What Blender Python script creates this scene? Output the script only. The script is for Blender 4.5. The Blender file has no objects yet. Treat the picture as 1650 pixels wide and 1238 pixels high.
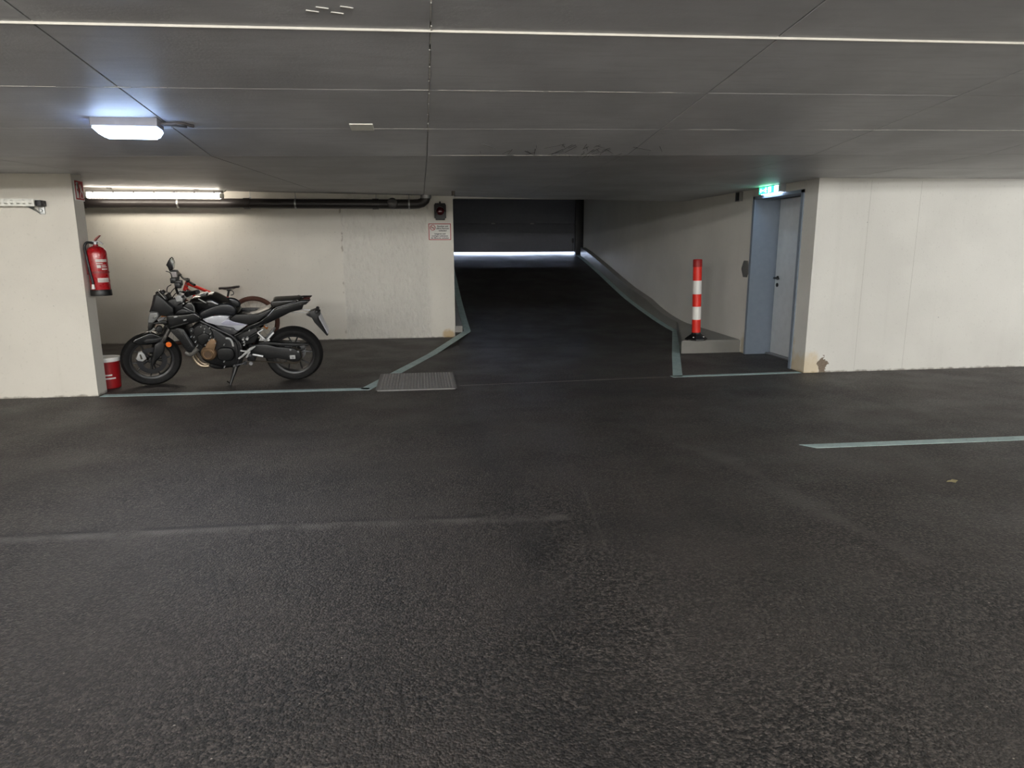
import bpy, bmesh, math, random
from mathutils import Matrix, Vector
random.seed(7)
S = bpy.context.scene
COL = S.collection
R = math.radians

# ------------------------------------------------------------------ camera
cam_data = bpy.data.cameras.new('camera')
cam = bpy.data.objects.new('camera', cam_data)
COL.objects.link(cam)
S.camera = cam
cam_data.sensor_fit = 'HORIZONTAL'
cam_data.sensor_width = 36.0
cam_data.lens = 36.0 * 1090.0 / 1650.0
cam_data.clip_start = 0.05
RIGHT = Vector((0.991365, -0.131079, -0.003646)); DOWN = Vector((-0.029426, -0.195281, -0.980306)); FWD = Vector((0.127786, 0.971948, -0.197452))
m = Matrix((RIGHT, -DOWN, -FWD)).transposed().to_4x4()
m.translation = (0, 0, 1.40)
cam.matrix_world = m

# ------------------------------------------------------------------ sky, lamps, exposure
S.view_settings.view_transform = 'Standard'
S.view_settings.look = 'None'
S.view_settings.gamma = 1.0
S.view_settings.use_curve_mapping = False
S.view_settings.exposure = 0.0
world = bpy.data.worlds.new('daylight'); S.world = world
world.use_nodes = True
bgn = world.node_tree.nodes['Background']
bgn.inputs[0].default_value = (0.62, 0.74, 1.0, 1)
bgn.inputs[1].default_value = 22.0

def lamp(name, loc, power, color, size=(1.3, 0.12), rot=(0, 0, 0), kind='AREA'):
    d = bpy.data.lights.new(name, kind)
    d.energy = power; d.color = color
    if kind == 'AREA':
        d.shape = 'RECTANGLE'; d.size, d.size_y = size
    else:
        d.shadow_soft_size = size
    o = bpy.data.objects.new(name, d); COL.objects.link(o)
    o.location = loc; o.rotation_euler = rot
    return o

WARM = (1.0, 0.985, 0.94); NEUT = (1.0, 1.0, 1.0)
# fluorescent lamps behind and beside the camera; the far row is added back-wall fill
for x, y, p, c in ((-6.4, -2.0, 260, WARM), (-1.8, -2.4, 500, NEUT), (7.8, -2.0, 340, NEUT), (-5.2, -6.5, 560, WARM), (-0.4, -6.5, 760, NEUT), (6.6, -6.5, 500, NEUT)):
    for k in range(5):                       # spread like a run of two tubes, 2.6 m long
        lamp('aisle_and_fill_lamp', (x + (k - 2) * 0.6, y, 2.60 if y > -4 else 2.40), p / 5.0, c, 0.05, kind='POINT')
lamp('side_lamp', (8.6, 5.3, 1.98), 60, NEUT, 0.10, kind='POINT')

# ------------------------------------------------------------------ node helpers
def lin(c):
    f = lambda v: v / 12.92 if v <= 0.04045 else ((v + 0.055) / 1.055) ** 2.4
    return tuple(f(v / 255.0) for v in c) + (1.0,)

class NT:
    """small wrapper for building node trees"""
    def __init__(s, name):
        s.m = bpy.data.materials.new(name); s.m.use_nodes = True
        s.t = s.m.node_tree; s.b = s.t.nodes['Principled BSDF']
        s.co = s.t.nodes.new('ShaderNodeTexCoord').outputs['Object']
        s.xyz = None
    def link(s, a, b): s.t.links.new(a, b)
    def put(s, sock, v):
        if hasattr(v, 'is_output'): s.link(v, sock)
        else: sock.default_value = v
    def math(s, op, a, b=0.0, c=0.0):
        n = s.t.nodes.new('ShaderNodeMath'); n.operation = op
        for i, v in enumerate((a, b, c)):
            s.put(n.inputs[i], v)
        return n.outputs[0]
    def sep(s):
        if not s.xyz:
            n = s.t.nodes.new('ShaderNodeSeparateXYZ'); s.link(s.co, n.inputs[0]); s.xyz = n.outputs
        return s.xyz
    def noise(s, scale, detail=3, rough=0.55, stretch=None, col=False):
        n = s.t.nodes.new('ShaderNodeTexNoise')
        n.inputs['Scale'].default_value = scale; n.inputs['Detail'].default_value = detail
        n.inputs['Roughness'].default_value = rough
        v = s.co
        if stretch:
            mp = s.t.nodes.new('ShaderNodeMapping'); mp.inputs['Scale'].default_value = stretch
            s.link(s.co, mp.inputs[0]); v = mp.outputs[0]
        s.link(v, n.inputs['Vector'])
        return n.outputs[1 if col else 0]
    def voro(s, scale, feature='F1', out='Distance'):
        n = s.t.nodes.new('ShaderNodeTexVoronoi'); n.feature = feature
        n.inputs['Scale'].default_value = scale; s.link(s.co, n.inputs['Vector'])
        return n.outputs[out]
    def ramp(s, v, lo, hi, a=0.0, b=1.0):
        n = s.t.nodes.new('ShaderNodeMapRange'); n.interpolation_type = 'SMOOTHSTEP'
        s.put(n.inputs[0], v)
        for i, q in zip((1, 2, 3, 4), (lo, hi, a, b)): n.inputs[i].default_value = q
        return n.outputs[0]
    def mix(s, f, a, b, mode='MIX'):
        n = s.t.nodes.new('ShaderNodeMix'); n.data_type = 'RGBA'; n.blend_type = mode
        s.put(n.inputs[0], f); s.put(n.inputs[6], a); s.put(n.inputs[7], b)
        return n.outputs[2]
    def bump(s, h, strength, dist, prev=None):
        n = s.t.nodes.new('ShaderNodeBump'); n.inputs['Strength'].default_value = strength if not hasattr(strength, 'is_output') else 1
        if hasattr(strength, 'is_output'): s.link(strength, n.inputs['Strength'])
        n.inputs['Distance'].default_value = dist; s.link(h, n.inputs['Height'])
        if prev: s.link(prev, n.inputs['Normal'])
        return n.outputs[0]
    def set(s, color=None, rough=None, metal=None, normal=None, spec=None):
        if color is not None: s.put(s.b.inputs['Base Color'], color)
        if rough is not None: s.put(s.b.inputs['Roughness'], rough)
        if metal is not None: s.put(s.b.inputs['Metallic'], metal)
        if spec is not None: s.put(s.b.inputs['Specular IOR Level'], spec)
        if normal is not None: s.link(normal, s.b.inputs['Normal'])
        return s.m

def plain(name, rgb, rough=0.5, metal=0.0, var=0.12, scale=14.0, bump=0.0, bscale=200.0, spec=None, coat=0.0, rv=0.06):
    n = NT(name); c = lin(rgb)
    dark = tuple(v * (1 - var) for v in c[:3]) + (1,)
    lite = tuple(min(1, v * (1 + var)) for v in c[:3]) + (1,)
    col = n.mix(n.noise(scale, 4), dark, lite)
    n.set(color=col, rough=n.ramp(n.noise(scale * 2.3, 3), 0.3, 0.7, max(0.02, rough - rv), min(1, rough + rv)), metal=metal, spec=spec)
    if bump: n.set(normal=n.bump(n.noise(bscale, 3), bump, 0.002))
    if coat: n.b.inputs['Coat Weight'].default_value = coat
    return n.m

def glow(name, rgb, strength):
    n = NT(name); c = lin(rgb)
    n.set(color=c, rough=0.4)
    n.b.inputs['Emission Color'].default_value = c
    n.b.inputs['Emission Strength'].default_value = strength
    return n.m

# ------------------------------------------------------------------ mesh helpers
XF = Matrix()          # applied to every mesh built (used for the turned front wheel of each cycle)

def obj(name, bm, mat, parent=None, sharp=35, smooth=True):
    bm.transform(XF)
    bmesh.ops.recalc_face_normals(bm, faces=bm.faces)
    me = bpy.data.meshes.new(name); bm.to_mesh(me); bm.free()
    if smooth:
        for p in me.polygons: p.use_smooth = True
        me.set_sharp_from_angle(angle=R(sharp))
    for mm in (mat if isinstance(mat, (list, tuple)) else (mat,)): me.materials.append(mm)
    o = bpy.data.objects.new(name, me); COL.objects.link(o)
    if parent: o.parent = parent
    return o

def tag(o, label=None, cat=None, group=None, kind=None):
    if label: o['label'] = label
    if cat: o['category'] = cat
    if group: o['group'] = group
    if kind: o['kind'] = kind
    return o

def thing(name, label, cat, loc=(0, 0, 0), rot=(0, 0, 0), group=None):
    o = bpy.data.objects.new(name, None); COL.objects.link(o)
    o.location = loc; o.rotation_euler = rot; o.empty_display_size = 0.1
    return tag(o, label, cat, group)

def add_hull(bm, b, t):
    """prism between two rings of equal length"""
    vb = [bm.verts.new(v) for v in b]; vt = [bm.verts.new(v) for v in t]
    n = len(vb)
    for i in range(n):
        bm.faces.new((vb[i], vb[(i + 1) % n], vt[(i + 1) % n], vt[i]))
    bm.faces.new(vb[::-1]); bm.faces.new(vt)

def add_box(bm, x0, x1, y0, y1, z0, z1, bev=0.0, xf=None):
    t = bmesh.new()
    add_hull(t, [(x0, y0, z0), (x1, y0, z0), (x1, y1, z0), (x0, y1, z0)], [(x0, y0, z1), (x1, y0, z1), (x1, y1, z1), (x0, y1, z1)])
    if bev: bmesh.ops.bevel(t, geom=t.edges[:], offset=bev, segments=2, affect='EDGES', profile=0.6)
    if xf: t.transform(xf)
    join(bm, t)

def join(bm, t):
    me = bpy.data.meshes.new('tmp'); t.to_mesh(me); t.free(); bm.from_mesh(me); bpy.data.meshes.remove(me)

def box(name, x0, x1, y0, y1, z0, z1, mat, parent=None, bev=0.0, xf=None):
    bm = bmesh.new(); add_box(bm, x0, x1, y0, y1, z0, z1, bev, xf)
    return obj(name, bm, mat, parent)

def add_tube(bm, pts, r, seg=10, cap=True):
    pts = [Vector(p) for p in pts]; rs = r if isinstance(r, (list, tuple)) else [r] * len(pts)
    rings = []; prev = None
    for i, p in enumerate(pts):
        d = (pts[min(i + 1, len(pts) - 1)] - pts[max(i - 1, 0)]).normalized()
        u = prev - d * prev.dot(d) if prev else d.orthogonal()
        if u.length < 1e-6: u = d.orthogonal()
        u.normalize(); prev = u; v = d.cross(u)
        rings.append([bm.verts.new(p + (u * math.cos(a) + v * math.sin(a)) * rs[i]) for a in [2 * math.pi * k / seg for k in range(seg)]])
    for a, b in zip(rings, rings[1:]):
        for k in range(seg): bm.faces.new((a[k], a[(k + 1) % seg], b[(k + 1) % seg], b[k]))
    if cap: bm.faces.new(rings[0][::-1]); bm.faces.new(rings[-1])

def spline(pts, n=6):
    """Catmull-Rom through the points"""
    P = [Vector(p) for p in pts]; out = []
    for i in range(len(P) - 1):
        a, b, c, d = P[max(i - 1, 0)], P[i], P[i + 1], P[min(i + 2, len(P) - 1)]
        for k in range(n):
            t = k / n
            out.append(0.5 * (2 * b + (c - a) * t + (2 * a - 5 * b + 4 * c - d) * t * t + (3 * b - a - 3 * c + d) * t ** 3))
    out.append(P[-1]); return out

def tube(name, pts, r, mat, parent=None, seg=10, smooth_path=False):
    bm = bmesh.new(); add_tube(bm, spline(pts) if smooth_path else pts, r, seg)
    return obj(name, bm, mat, parent)

def add_lathe(bm, prof, c=(0, 0, 0), axis='Y', seg=40, closed=False):
    """prof: (radius, along-axis) points turned about an axis through c"""
    rings = []
    for r, t in prof:
        ring = []
        if r < 1e-6:
            ring = [bm.verts.new(Vector(c) + {'Y': Vector((0, t, 0)), 'Z': Vector((0, 0, t)), 'X': Vector((t, 0, 0))}[axis])]
        else:
            for k in range(seg):
                a = 2 * math.pi * k / seg; u, v = r * math.cos(a), r * math.sin(a)
                ring.append(bm.verts.new(Vector(c) + {'Y': Vector((u, t, v)), 'Z': Vector((u, v, t)), 'X': Vector((t, u, v))}[axis]))
        rings.append(ring)
    pairs = list(zip(rings, rings[1:])) + ([(rings[-1], rings[0])] if closed else [])
    for a, b in pairs:
        for k in range(seg):
            k2 = (k + 1) % seg
            if len(a) == 1 and len(b) == 1: continue
            if len(a) == 1: bm.faces.new((a[0], b[k2], b[k]))
            elif len(b) == 1: bm.faces.new((a[k], a[k2], b[0]))
            else: bm.faces.new((a[k], a[k2], b[k2], b[k]))

def lathe(name, prof, mat, parent=None, c=(0, 0, 0), axis='Y', seg=40, closed=False):
    bm = bmesh.new(); add_lathe(bm, prof, c, axis, seg, closed)
    return obj(name, bm, mat, parent)

def inset(poly, d):
    n = len(poly); area = sum(poly[i][0] * poly[(i + 1) % n][1] - poly[(i + 1) % n][0] * poly[i][1] for i in range(n))
    sg = 1 if area > 0 else -1; out = []
    for i in range(n):
        a, b, c = Vector(poly[i - 1]), Vector(poly[i]), Vector(poly[(i + 1) % n])
        e1, e2 = (b - a), (c - b)
        if e1.length < 1e-9 or e2.length < 1e-9: out.append(tuple(b)); continue
        e1.normalize(); e2.normalize()
        n1, n2 = Vector((-e1.y, e1.x)) * sg, Vector((-e2.y, e2.x)) * sg
        k = n1 + n2
        if k.length < 1e-6: out.append(tuple(b)); continue
        k.normalize(); s = max(0.45, k.dot(n1))
        out.append(tuple(b + k * (d / s)))
    return out

class Rounded(list):
    """outline to be smoothed into a closed curve after insetting"""
    n = 1

def dense(poly, n=4):
    d = Rounded(poly); d.n = n; return d

def curve(poly, n=4):
    P = [Vector((p[0], p[1])) for p in poly]; N = len(P); out = []
    if n == 1: return [(p.x, p.y) for p in P]
    for i in range(N):
        a, b, c, d = P[i - 1], P[i], P[(i + 1) % N], P[(i + 2) % N]
        for k in range(n):
            t = k / n
            v = 0.5 * (2 * b + (c - a) * t + (2 * a - 5 * b + 4 * c - d) * t * t + (3 * b - a - 3 * c + d) * t ** 3)
            out.append((v.x, v.y))
    return out

def add_slab(bm, poly, y0, y1, r=0.006):
    """outline in the x-z plane given thickness y0..y1 with rounded rims of radius r"""
    k_ = getattr(poly, 'n', 1)
    L = [(y0, r), (y0 + 0.12 * r, 0.6 * r), (y0 + 0.4 * r, 0.22 * r), (y0 + r, 0.0), (y1 - r, 0.0), (y1 - 0.4 * r, 0.22 * r), (y1 - 0.12 * r, 0.6 * r), (y1, r)]
    rings = []
    for y, d in L:
        rings.append([bm.verts.new((p[0], y, p[1])) for p in curve(inset(poly, d), k_)])
    n = len(rings[0])
    for a, b in zip(rings, rings[1:]):
        for k in range(n): bm.faces.new((a[k], a[(k + 1) % n], b[(k + 1) % n], b[k]))
    f1 = bm.faces.new(rings[0][::-1]); f2 = bm.faces.new(rings[-1])
    bmesh.ops.triangulate(bm, faces=[f1, f2])

def slab(name, poly, y0, y1, mat, parent=None, r=0.006):
    bm = bmesh.new(); add_slab(bm, poly, y0, y1, r)
    return obj(name, bm, mat, parent)

def text_mesh(name, s, size, xf, mat, parent, align='CENTER', depth=0.0006, bold=0.0):
    c = bpy.data.curves.new('lettering', 'FONT'); c.body = s; c.size = size; c.extrude = depth; c.offset = bold
    c.align_x = align; c.align_y = 'CENTER'; c.resolution_u = 3
    t = bpy.data.objects.new('tmp_text', c); COL.objects.link(t)
    me = bpy.data.meshes.new_from_object(t.evaluated_get(bpy.context.evaluated_depsgraph_get()))
    bpy.data.objects.remove(t); bpy.data.curves.remove(c)
    me.transform(xf); me.name = name; me.materials.clear(); me.materials.append(mat)
    o = bpy.data.objects.new(name, me); COL.objects.link(o); o.parent = parent
    return o

# ------------------------------------------------------------------ materials of the building
def painted_concrete(name, rgb, rough_zone=None, stains=(), peel=None, bump=0.25):
    n = NT(name); c = lin(rgb)
    X, Y, Z = n.sep()
    col = n.mix(n.ramp(n.noise(0.9, 4), 0.3, 0.7), tuple(v * 0.93 for v in c[:3]) + (1,), tuple(v * 1.04 for v in c[:3]) + (1,))
    col = n.mix(n.ramp(n.noise(38, 2), 0.62, 0.72, 0, 0.10), col, lin((120, 115, 105)))
    # streaks that ran down the wall
    col = n.mix(n.ramp(n.noise(3.0, 3, stretch=(2.2, 2.2, 0.10)), 0.58, 0.85, 0, 0.08), col, lin((140, 134, 120)))
    # blowholes
    vd = n.voro(7.0); vr = n.voro(7.0, out='Color')
    sx = n.t.nodes.new('ShaderNodeSeparateColor'); n.link(vr, sx.inputs[0])
    hole = n.math('MULTIPLY', n.ramp(vd, 0.035, 0.055, 1, 0), n.ramp(sx.outputs[0], 0.78, 0.80))
    col = n.mix(n.math('MULTIPLY', hole, 0.7), col, lin((70, 66, 60)))
    # dirty foot of the wall
    foot = n.ramp(n.math('ADD', Z, n.math('MULTIPLY', n.noise(14, 4), 0.06)), 0.025, 0.055, 1, 0)
    col = n.mix(n.math('MULTIPLY', foot, 0.75), col, lin((96, 86, 74)))
    for (cx, cy, cz, rx, ry, rz, rgb2, k) in stains:
        d = n.math('ADD', n.math('ADD', n.math('POWER', n.math('DIVIDE', n.math('SUBTRACT', X, cx), rx), 2), n.math('POWER', n.math('DIVIDE', n.math('SUBTRACT', Y, cy), ry), 2)),
                   n.math('POWER', n.math('DIVIDE', n.math('SUBTRACT', Z, cz), rz), 2))
        d = n.math('ADD', d, n.math('MULTIPLY', n.math('SUBTRACT', n.noise(11, 4), 0.5), 1.5))
        col = n.mix(n.ramp(d, 0.2, 1.1, k, 0), col, lin(rgb2))
    fine = n.noise(60, 4)
    nb = n.bump(fine, bump, 0.004)
    if rough_zone:
        zone = n.math('MULTIPLY', n.ramp(X, rough_zone[0], rough_zone[0] + 0.03), n.ramp(X, rough_zone[1] - 0.12, rough_zone[1], 1, 0))
        col = n.mix(n.math('MULTIPLY', zone, 0.45), col, lin((234, 232, 225)))
        coarse = n.noise(11, 6, 0.62, stretch=(1.6, 1, 0.8))
        nb = n.bump(coarse, n.math('MULTIPLY', zone, 0.85), 0.05, nb)
        col = n.mix(n.math('MULTIPLY', zone, n.ramp(coarse, 0.35, 0.5, 0.10, 0)), col, lin((150, 144, 128)))
        edge = n.math('MULTIPLY', n.ramp(n.math('ABSOLUTE', n.math('SUBTRACT', n.math('ADD', X, n.math('MULTIPLY', n.noise(9, 3), 0.05)), rough_zone[0] + 0.03)), 0.0, 0.02, 1, 0), n.ramp(n.noise(6, 3), 0.52, 0.62))
        col = n.mix(n.math('MULTIPLY', edge, 0.6), col, lin((112, 96, 74)))
    if peel:
        cx, cz, rx, rz = peel
        d = n.math('ADD', n.math('POWER', n.math('DIVIDE', n.math('SUBTRACT', X, cx), rx), 2), n.math('POWER', n.math('DIVIDE', n.math('SUBTRACT', Z, cz), rz), 2))
        d = n.math('ADD', d, n.math('MULTIPLY', n.math('SUBTRACT', n.noise(22, 5, 0.65), 0.5), 5.0))
        k = n.math('MULTIPLY', n.ramp(d, 0.85, 0.95, 1, 0), n.ramp(Y, 7.20, 7.21, 1, 0))
        col = n.mix(k, col, n.mix(n.noise(60, 4), lin((96, 84, 72)), lin((140, 126, 110))))
    return n.set(color=col, rough=0.62, normal=nb, spec=0.35)

def raw_concrete(name, rgb, lines=1.0, rough=0.75):
    n = NT(name); c = lin(rgb)
    k = lambda f: tuple(v * f for v in c[:3]) + (1,)
    col = n.mix(n.ramp(n.noise(1.3, 5), 0.3, 0.7), k(0.86), k(1.12))
    col = n.mix(n.ramp(n.noise(30, 3, stretch=(0.12, 1, 1)), 0.42, 0.75, 0, 0.35 * lines), col, k(0.74))
    col = n.mix(n.ramp(n.noise(2.6, 4, stretch=(0.4, 1.4, 1)), 0.58, 0.75, 0, 0.4), col, k(0.80))
    vd = n.voro(4.2); sx = n.t.nodes.new('ShaderNodeSeparateColor'); n.link(n.voro(4.2, out='Color'), sx.inputs[0])
    hole = n.math('MULTIPLY', n.ramp(vd, 0.022, 0.04, 1, 0), n.ramp(sx.outputs[1], 0.66, 0.68))
    col = n.mix(n.math('MULTIPLY', hole, 0.8), col, lin((205, 200, 190)))
    return n.set(color=col, rough=rough, normal=n.bump(n.noise(70, 4), 0.3, 0.003), spec=0.35)

def asphalt(name, tone=1.0, tracks=True):
    n = NT(name); X, Y, Z = n.sep()
    stone = n.voro(120.0, out='Color'); sx = n.t.nodes.new('ShaderNodeSeparateColor'); n.link(stone, sx.inputs[0])
    dist = n.voro(120.0)
    col = n.mix(n.ramp(sx.outputs[0], 0.05, 1.0), lin((18, 16, 15)), lin((100, 92, 85)))
    col = n.mix(n.ramp(n.noise(52, 4, 0.6), 0.40, 0.56, 0.78, 0.0), col, lin((10, 9, 9)))
    col = n.mix(n.ramp(n.noise(1.1, 5, 0.6), 0.35, 0.68, 0, 0.45), col, lin((76, 70, 64)))
    col = n.mix(n.ramp(n.noise(0.6, 4, stretch=(0.5, 1.5, 1)), 0.48, 0.7, 0, 0.42), col, lin((22, 21, 21)))
    # pale grit
    grit = n.math('MULTIPLY', n.ramp(n.voro(19.0), 0.05, 0.08, 1, 0), n.ramp(n.noise(7.0, 3), 0.52, 0.62))
    col = n.mix(n.math('MULTIPLY', grit, 0.75), col, lin((190, 180, 165)))
    # wheel tracks worn by cars and the day joints of the paving
    wob = n.math('MULTIPLY', n.math('SUBTRACT', n.noise(1.6, 3), 0.5), 0.16)
    def track(pts, w, rgb, k, soft=1.0):
        nonlocal col
        for (x0, y0), (x1, y1) in zip(pts, pts[1:]):
            dx, dy = x1 - x0, y1 - y0; L2 = dx * dx + dy * dy
            t = n.math('DIVIDE', n.math('ADD', n.math('MULTIPLY', n.math('SUBTRACT', X, x0), dx), n.math('MULTIPLY', n.math('SUBTRACT', Y, y0), dy)), L2)
            tc = n.math('MINIMUM', n.math('MAXIMUM', t, 0.0), 1.0)
            ex = n.math('SUBTRACT', n.math('SUBTRACT', X, x0), n.math('MULTIPLY', tc, dx))
            ey = n.math('SUBTRACT', n.math('SUBTRACT', Y, y0), n.math('MULTIPLY', tc, dy))
            d = n.math('SQRT', n.math('ADD', n.math('MULTIPLY', ex, ex), n.math('MULTIPLY', ey, ey)))
            d = n.math('ABSOLUTE', n.math('ADD', d, n.math('MULTIPLY', wob, soft)))
            br = n.ramp(n.noise(5.0, 4), 0.3, 0.62)
            col = n.mix(n.math('MULTIPLY', n.math('MULTIPLY', n.ramp(d, 0.0, w, k, 0), br), 1.0), col, lin(rgb))
    if not tracks: track = lambda *q: None
    track([(-3.2, 3.42), (-0.82, 3.39), (0.7, 3.31)], 0.075, (104, 98, 92), 0.8, 0.3)
    track([(-3.2, 3.475), (-0.82, 3.44), (0.3, 3.38)], 0.03, (12, 11, 11), 0.75, 0.3)
    track([(1.8, 4.5), (2.02, 4.1), (2.10, 3.1), (2.22, 2.6)], 0.13, (92, 87, 82), 0.6, 0.7)
    track([(0.95, 4.6), (0.90, 3.6), (0.83, 2.9), (0.84, 2.0), (0.79, 1.5)], 0.014, (130, 122, 112), 0.16, 0.05)
    track([(1.25, 4.3), (1.15, 3.2), (1.2, 2.2), (1.1, 1.4)], 0.02, (105, 99, 92), 0.12, 0.08)
    track([(0.2, 7.0), (0.35, 5.0), (0.5, 3.0), (0.4, 1.4)], 0.30, (24, 23, 22), 0.28, 1.0)
    track([(1.9, 7.2), (1.5, 5.2), (1.55, 3.2), (1.7, 1.4)], 0.26, (24, 23, 22), 0.28, 1.0)
    track([(0.45, 8.0), (0.9, 10.4), (1.2, 14.0)], 0.22, (54, 50, 47), 0.35, 1.0)
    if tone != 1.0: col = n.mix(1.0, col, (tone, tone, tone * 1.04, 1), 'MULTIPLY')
    nb = n.bump(n.math('ADD', n.math('MULTIPLY', dist, -0.9), n.math('MULTIPLY', n.noise(300, 2), 0.5)), 0.8, 0.006)
    rough = n.ramp(n.noise(1.6, 4), 0.3, 0.7, 0.46, 0.62)
    return n.set(color=col, rough=rough, normal=nb, spec=0.5)

M = {}
M['wall_warm'] = painted_concrete('painted_concrete_warm', (214, 209, 198))
M['wall_back'] = painted_concrete('painted_concrete_back', (222, 218, 208), rough_zone=(-1.20, 0.20),
    stains=[(0.41, 10.8, 0.05, 0.12, 0.3, 0.09, (196, 168, 118), 0.8)])
M['wall_right'] = painted_concrete('painted_concrete_right', (220, 219, 213),
    stains=[(4.32, 7.1, 0.06, 0.16, 0.4, 0.20, (206, 182, 134), 0.55), (4.25, 7.34, 0.1, 0.1, 0.1, 0.5, (190, 168, 128), 0.5)],
    peel=(4.47, 0.075, 0.06, 0.11))
M['wall_ramp'] = painted_concrete('painted_concrete_ramp', (224, 222, 215), stains=[(4.25, 8.5, 0.05, 0.3, 0.12, 0.25, (176, 160, 120), 0.6)])
M['ceiling'] = raw_concrete('formwork_concrete', (193, 193, 193), rough=0.48)
M['kerb'] = raw_concrete('kerb_concrete', (130, 128, 123), 0.3, 0.36)
M['joint'] = plain('recess_dark', (40, 39, 38), 0.9)
M['fin'] = plain('cement_fin', (198, 194, 184), 0.8)
M['fin_dull'] = plain('cement_fin_dull', (196, 193, 186), 0.85, var=0.4, scale=60)
M['asphalt'] = asphalt('asphalt_paving', 0.84)
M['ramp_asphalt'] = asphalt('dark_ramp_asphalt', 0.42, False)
n = NT('faded_blue_paint')
cc = n.mix(n.ramp(n.noise(9, 5), 0.35, 0.7), lin((166, 190, 189)), lin((186, 206, 204)))
cc = n.mix(n.ramp(n.noise(70, 4), 0.60, 0.70, 0, 0.6), cc, lin((60, 64, 64)))
M['paint'] = n.set(color=cc, rough=0.6, normal=n.bump(n.voro(105.0), 0.5, 0.003))
M['galv'] = plain('galvanised_steel', (178, 180, 180), 0.42, 0.85, 0.25, 40)
M['steel'] = plain('brushed_steel', (160, 160, 162), 0.35, 0.6)
M['dark_steel'] = plain('dark_steel', (52, 52, 54), 0.45, 0.7)
M['door_frame'] = plain('grey_blue_door_frame', (126, 137, 150), 0.42)
M['door_leaf'] = plain('pale_grey_door_leaf', (222, 227, 230), 0.42)
M['black_plastic'] = plain('black_plastic', (13, 13, 14), 0.42)
M['black_pipe'] = plain('black_drain_pipe', (44, 40, 39), 0.40, var=0.05)
M['gate_panel'] = plain('dark_gate_panel', (112, 114, 124), 0.55)
M['white_plastic'] = plain('white_plastic', (214, 212, 206), 0.4)
M['red_paint'] = plain('red_enamel', (150, 15, 22), 0.3, coat=0.3)
M['red_plastic'] = plain('red_plastic', (146, 14, 20), 0.42)
M['sign_red'] = plain('sign_red', (170, 28, 30), 0.5)
M['sign_white'] = plain('sign_white', (224, 222, 216), 0.5, var=0.05)
M['ink'] = plain('sign_ink', (40, 40, 44), 0.6)
M['tube'] = glow('fluorescent_diffuser', (255, 244, 228), 19.0)
M['led'] = glow('led_lens', (190, 216, 255), 18.0)
M['exit_green'] = glow('exit_green', (40, 225, 150), 5.0)
M['exit_white'] = glow('exit_white', (200, 255, 238), 10.0)

# ------------------------------------------------------------------ ceiling, walls, floor
def z_far(x, y):
    x = max(-6.0, min(8.0, x)); a = 2.098 + 0.0054 * x; b = 2.192 - 0.0156 * x
    return a + (b - a) * (min(y, 11.2) - 6.95) / 3.85
def z_ceil(x, y):
    if y >= 5.15: return z_far(x, y)
    return z_far(x, 5.15) + 0.0935 * (5.15 - y) + (0.007 if y < 2.985 else 0)

def st(o):
    return tag(o, kind='structure')

bm = bmesh.new()
xs = [-9.2, -7.5, -6, -4.5, -3, -1.5, 0, 1.5, 3, 4.5, 6, 8, 11.2]
ys = [-7.2, -4, -1, 1, 2.98, 2.99, 5.15, 7, 9, 10.95]
lo = [[bm.verts.new((x, y, z_ceil(x, y) + 0.020)) for y in ys] for x in xs]
hi = [[bm.verts.new((x, y, z_ceil(x, y) + 0.25)) for y in ys] for x in xs]
for i in range(len(xs) - 1):
    for j in range(len(ys) - 1):
        bm.faces.new((lo[i][j], lo[i][j + 1], lo[i + 1][j + 1], lo[i + 1][j]))
        bm.faces.new((hi[i][j], hi[i + 1][j], hi[i + 1][j + 1], hi[i][j + 1]))
for j in range(len(ys) - 1):
    bm.faces.new((lo[0][j], hi[0][j], hi[0][j + 1], lo[0][j + 1])); bm.faces.new((lo[-1][j], lo[-1][j + 1], hi[-1][j + 1], hi[-1][j]))
for i in range(len(xs) - 1):
    bm.faces.new((lo[i][0], lo[i + 1][0], hi[i + 1][0], hi[i][0])); bm.faces.new((lo[i][-1], hi[i][-1], hi[i + 1][-1], lo[i + 1][-1]))
ceiling = st(obj('ceiling', bm, M['ceiling'], smooth=False))
# the imprints of the formwork boards: one panel each, open joints between
rows = [0.07, 0.80, 1.53, 2.26, 2.987, 3.705, 4.435, 5.15, 6.14, 6.95, 7.82, 8.8, 9.8, 10.93]
g = 0.0034
for k in range(-4, 5):
    x0, x1 = 0.065 + 1.49 * k, 0.065 + 1.49 * (k + 1)
    for j in range(len(rows) - 1):
        y0, y1 = rows[j], rows[j + 1]
        u = 0.0003 * random.uniform(-1, 1)
        def q(x, y, dz): return (x, y, z_ceil(x, min(max(y, y0 + 1e-4), y1 - 1e-4)) + dz + u)
        bm = bmesh.new()
        gy0 = g if j else 0
        c0 = [(x0 + g, y0 + g), (x1 - g, y0 + g), (x1 - g, y1 - g), (x0 + g, y1 - g)]
        c1 = [(x0 + g + .0015, y0 + g + .0015), (x1 - g - .0015, y0 + g + .0015), (x1 - g - .0015, y1 - g - .0015), (x0 + g + .0015, y1 - g - .0015)]
        t = [bm.verts.new(q(x, y, 0.022)) for x, y in c0]; mid = [bm.verts.new(q(x, y, 0.0015)) for x, y in c0]; b = [bm.verts.new(q(x, y, 0)) for x, y in c1]
        for a_, b_ in ((t, mid), (mid, b)):
            for i in range(4): bm.faces.new((a_[i], a_[(i + 1) % 4], b_[(i + 1) % 4], b_[i]))
        bm.faces.new(t[::-1]); bm.faces.new(b)
        obj('ceiling_panel', bm, M['ceiling'], ceiling, smooth=False)

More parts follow.
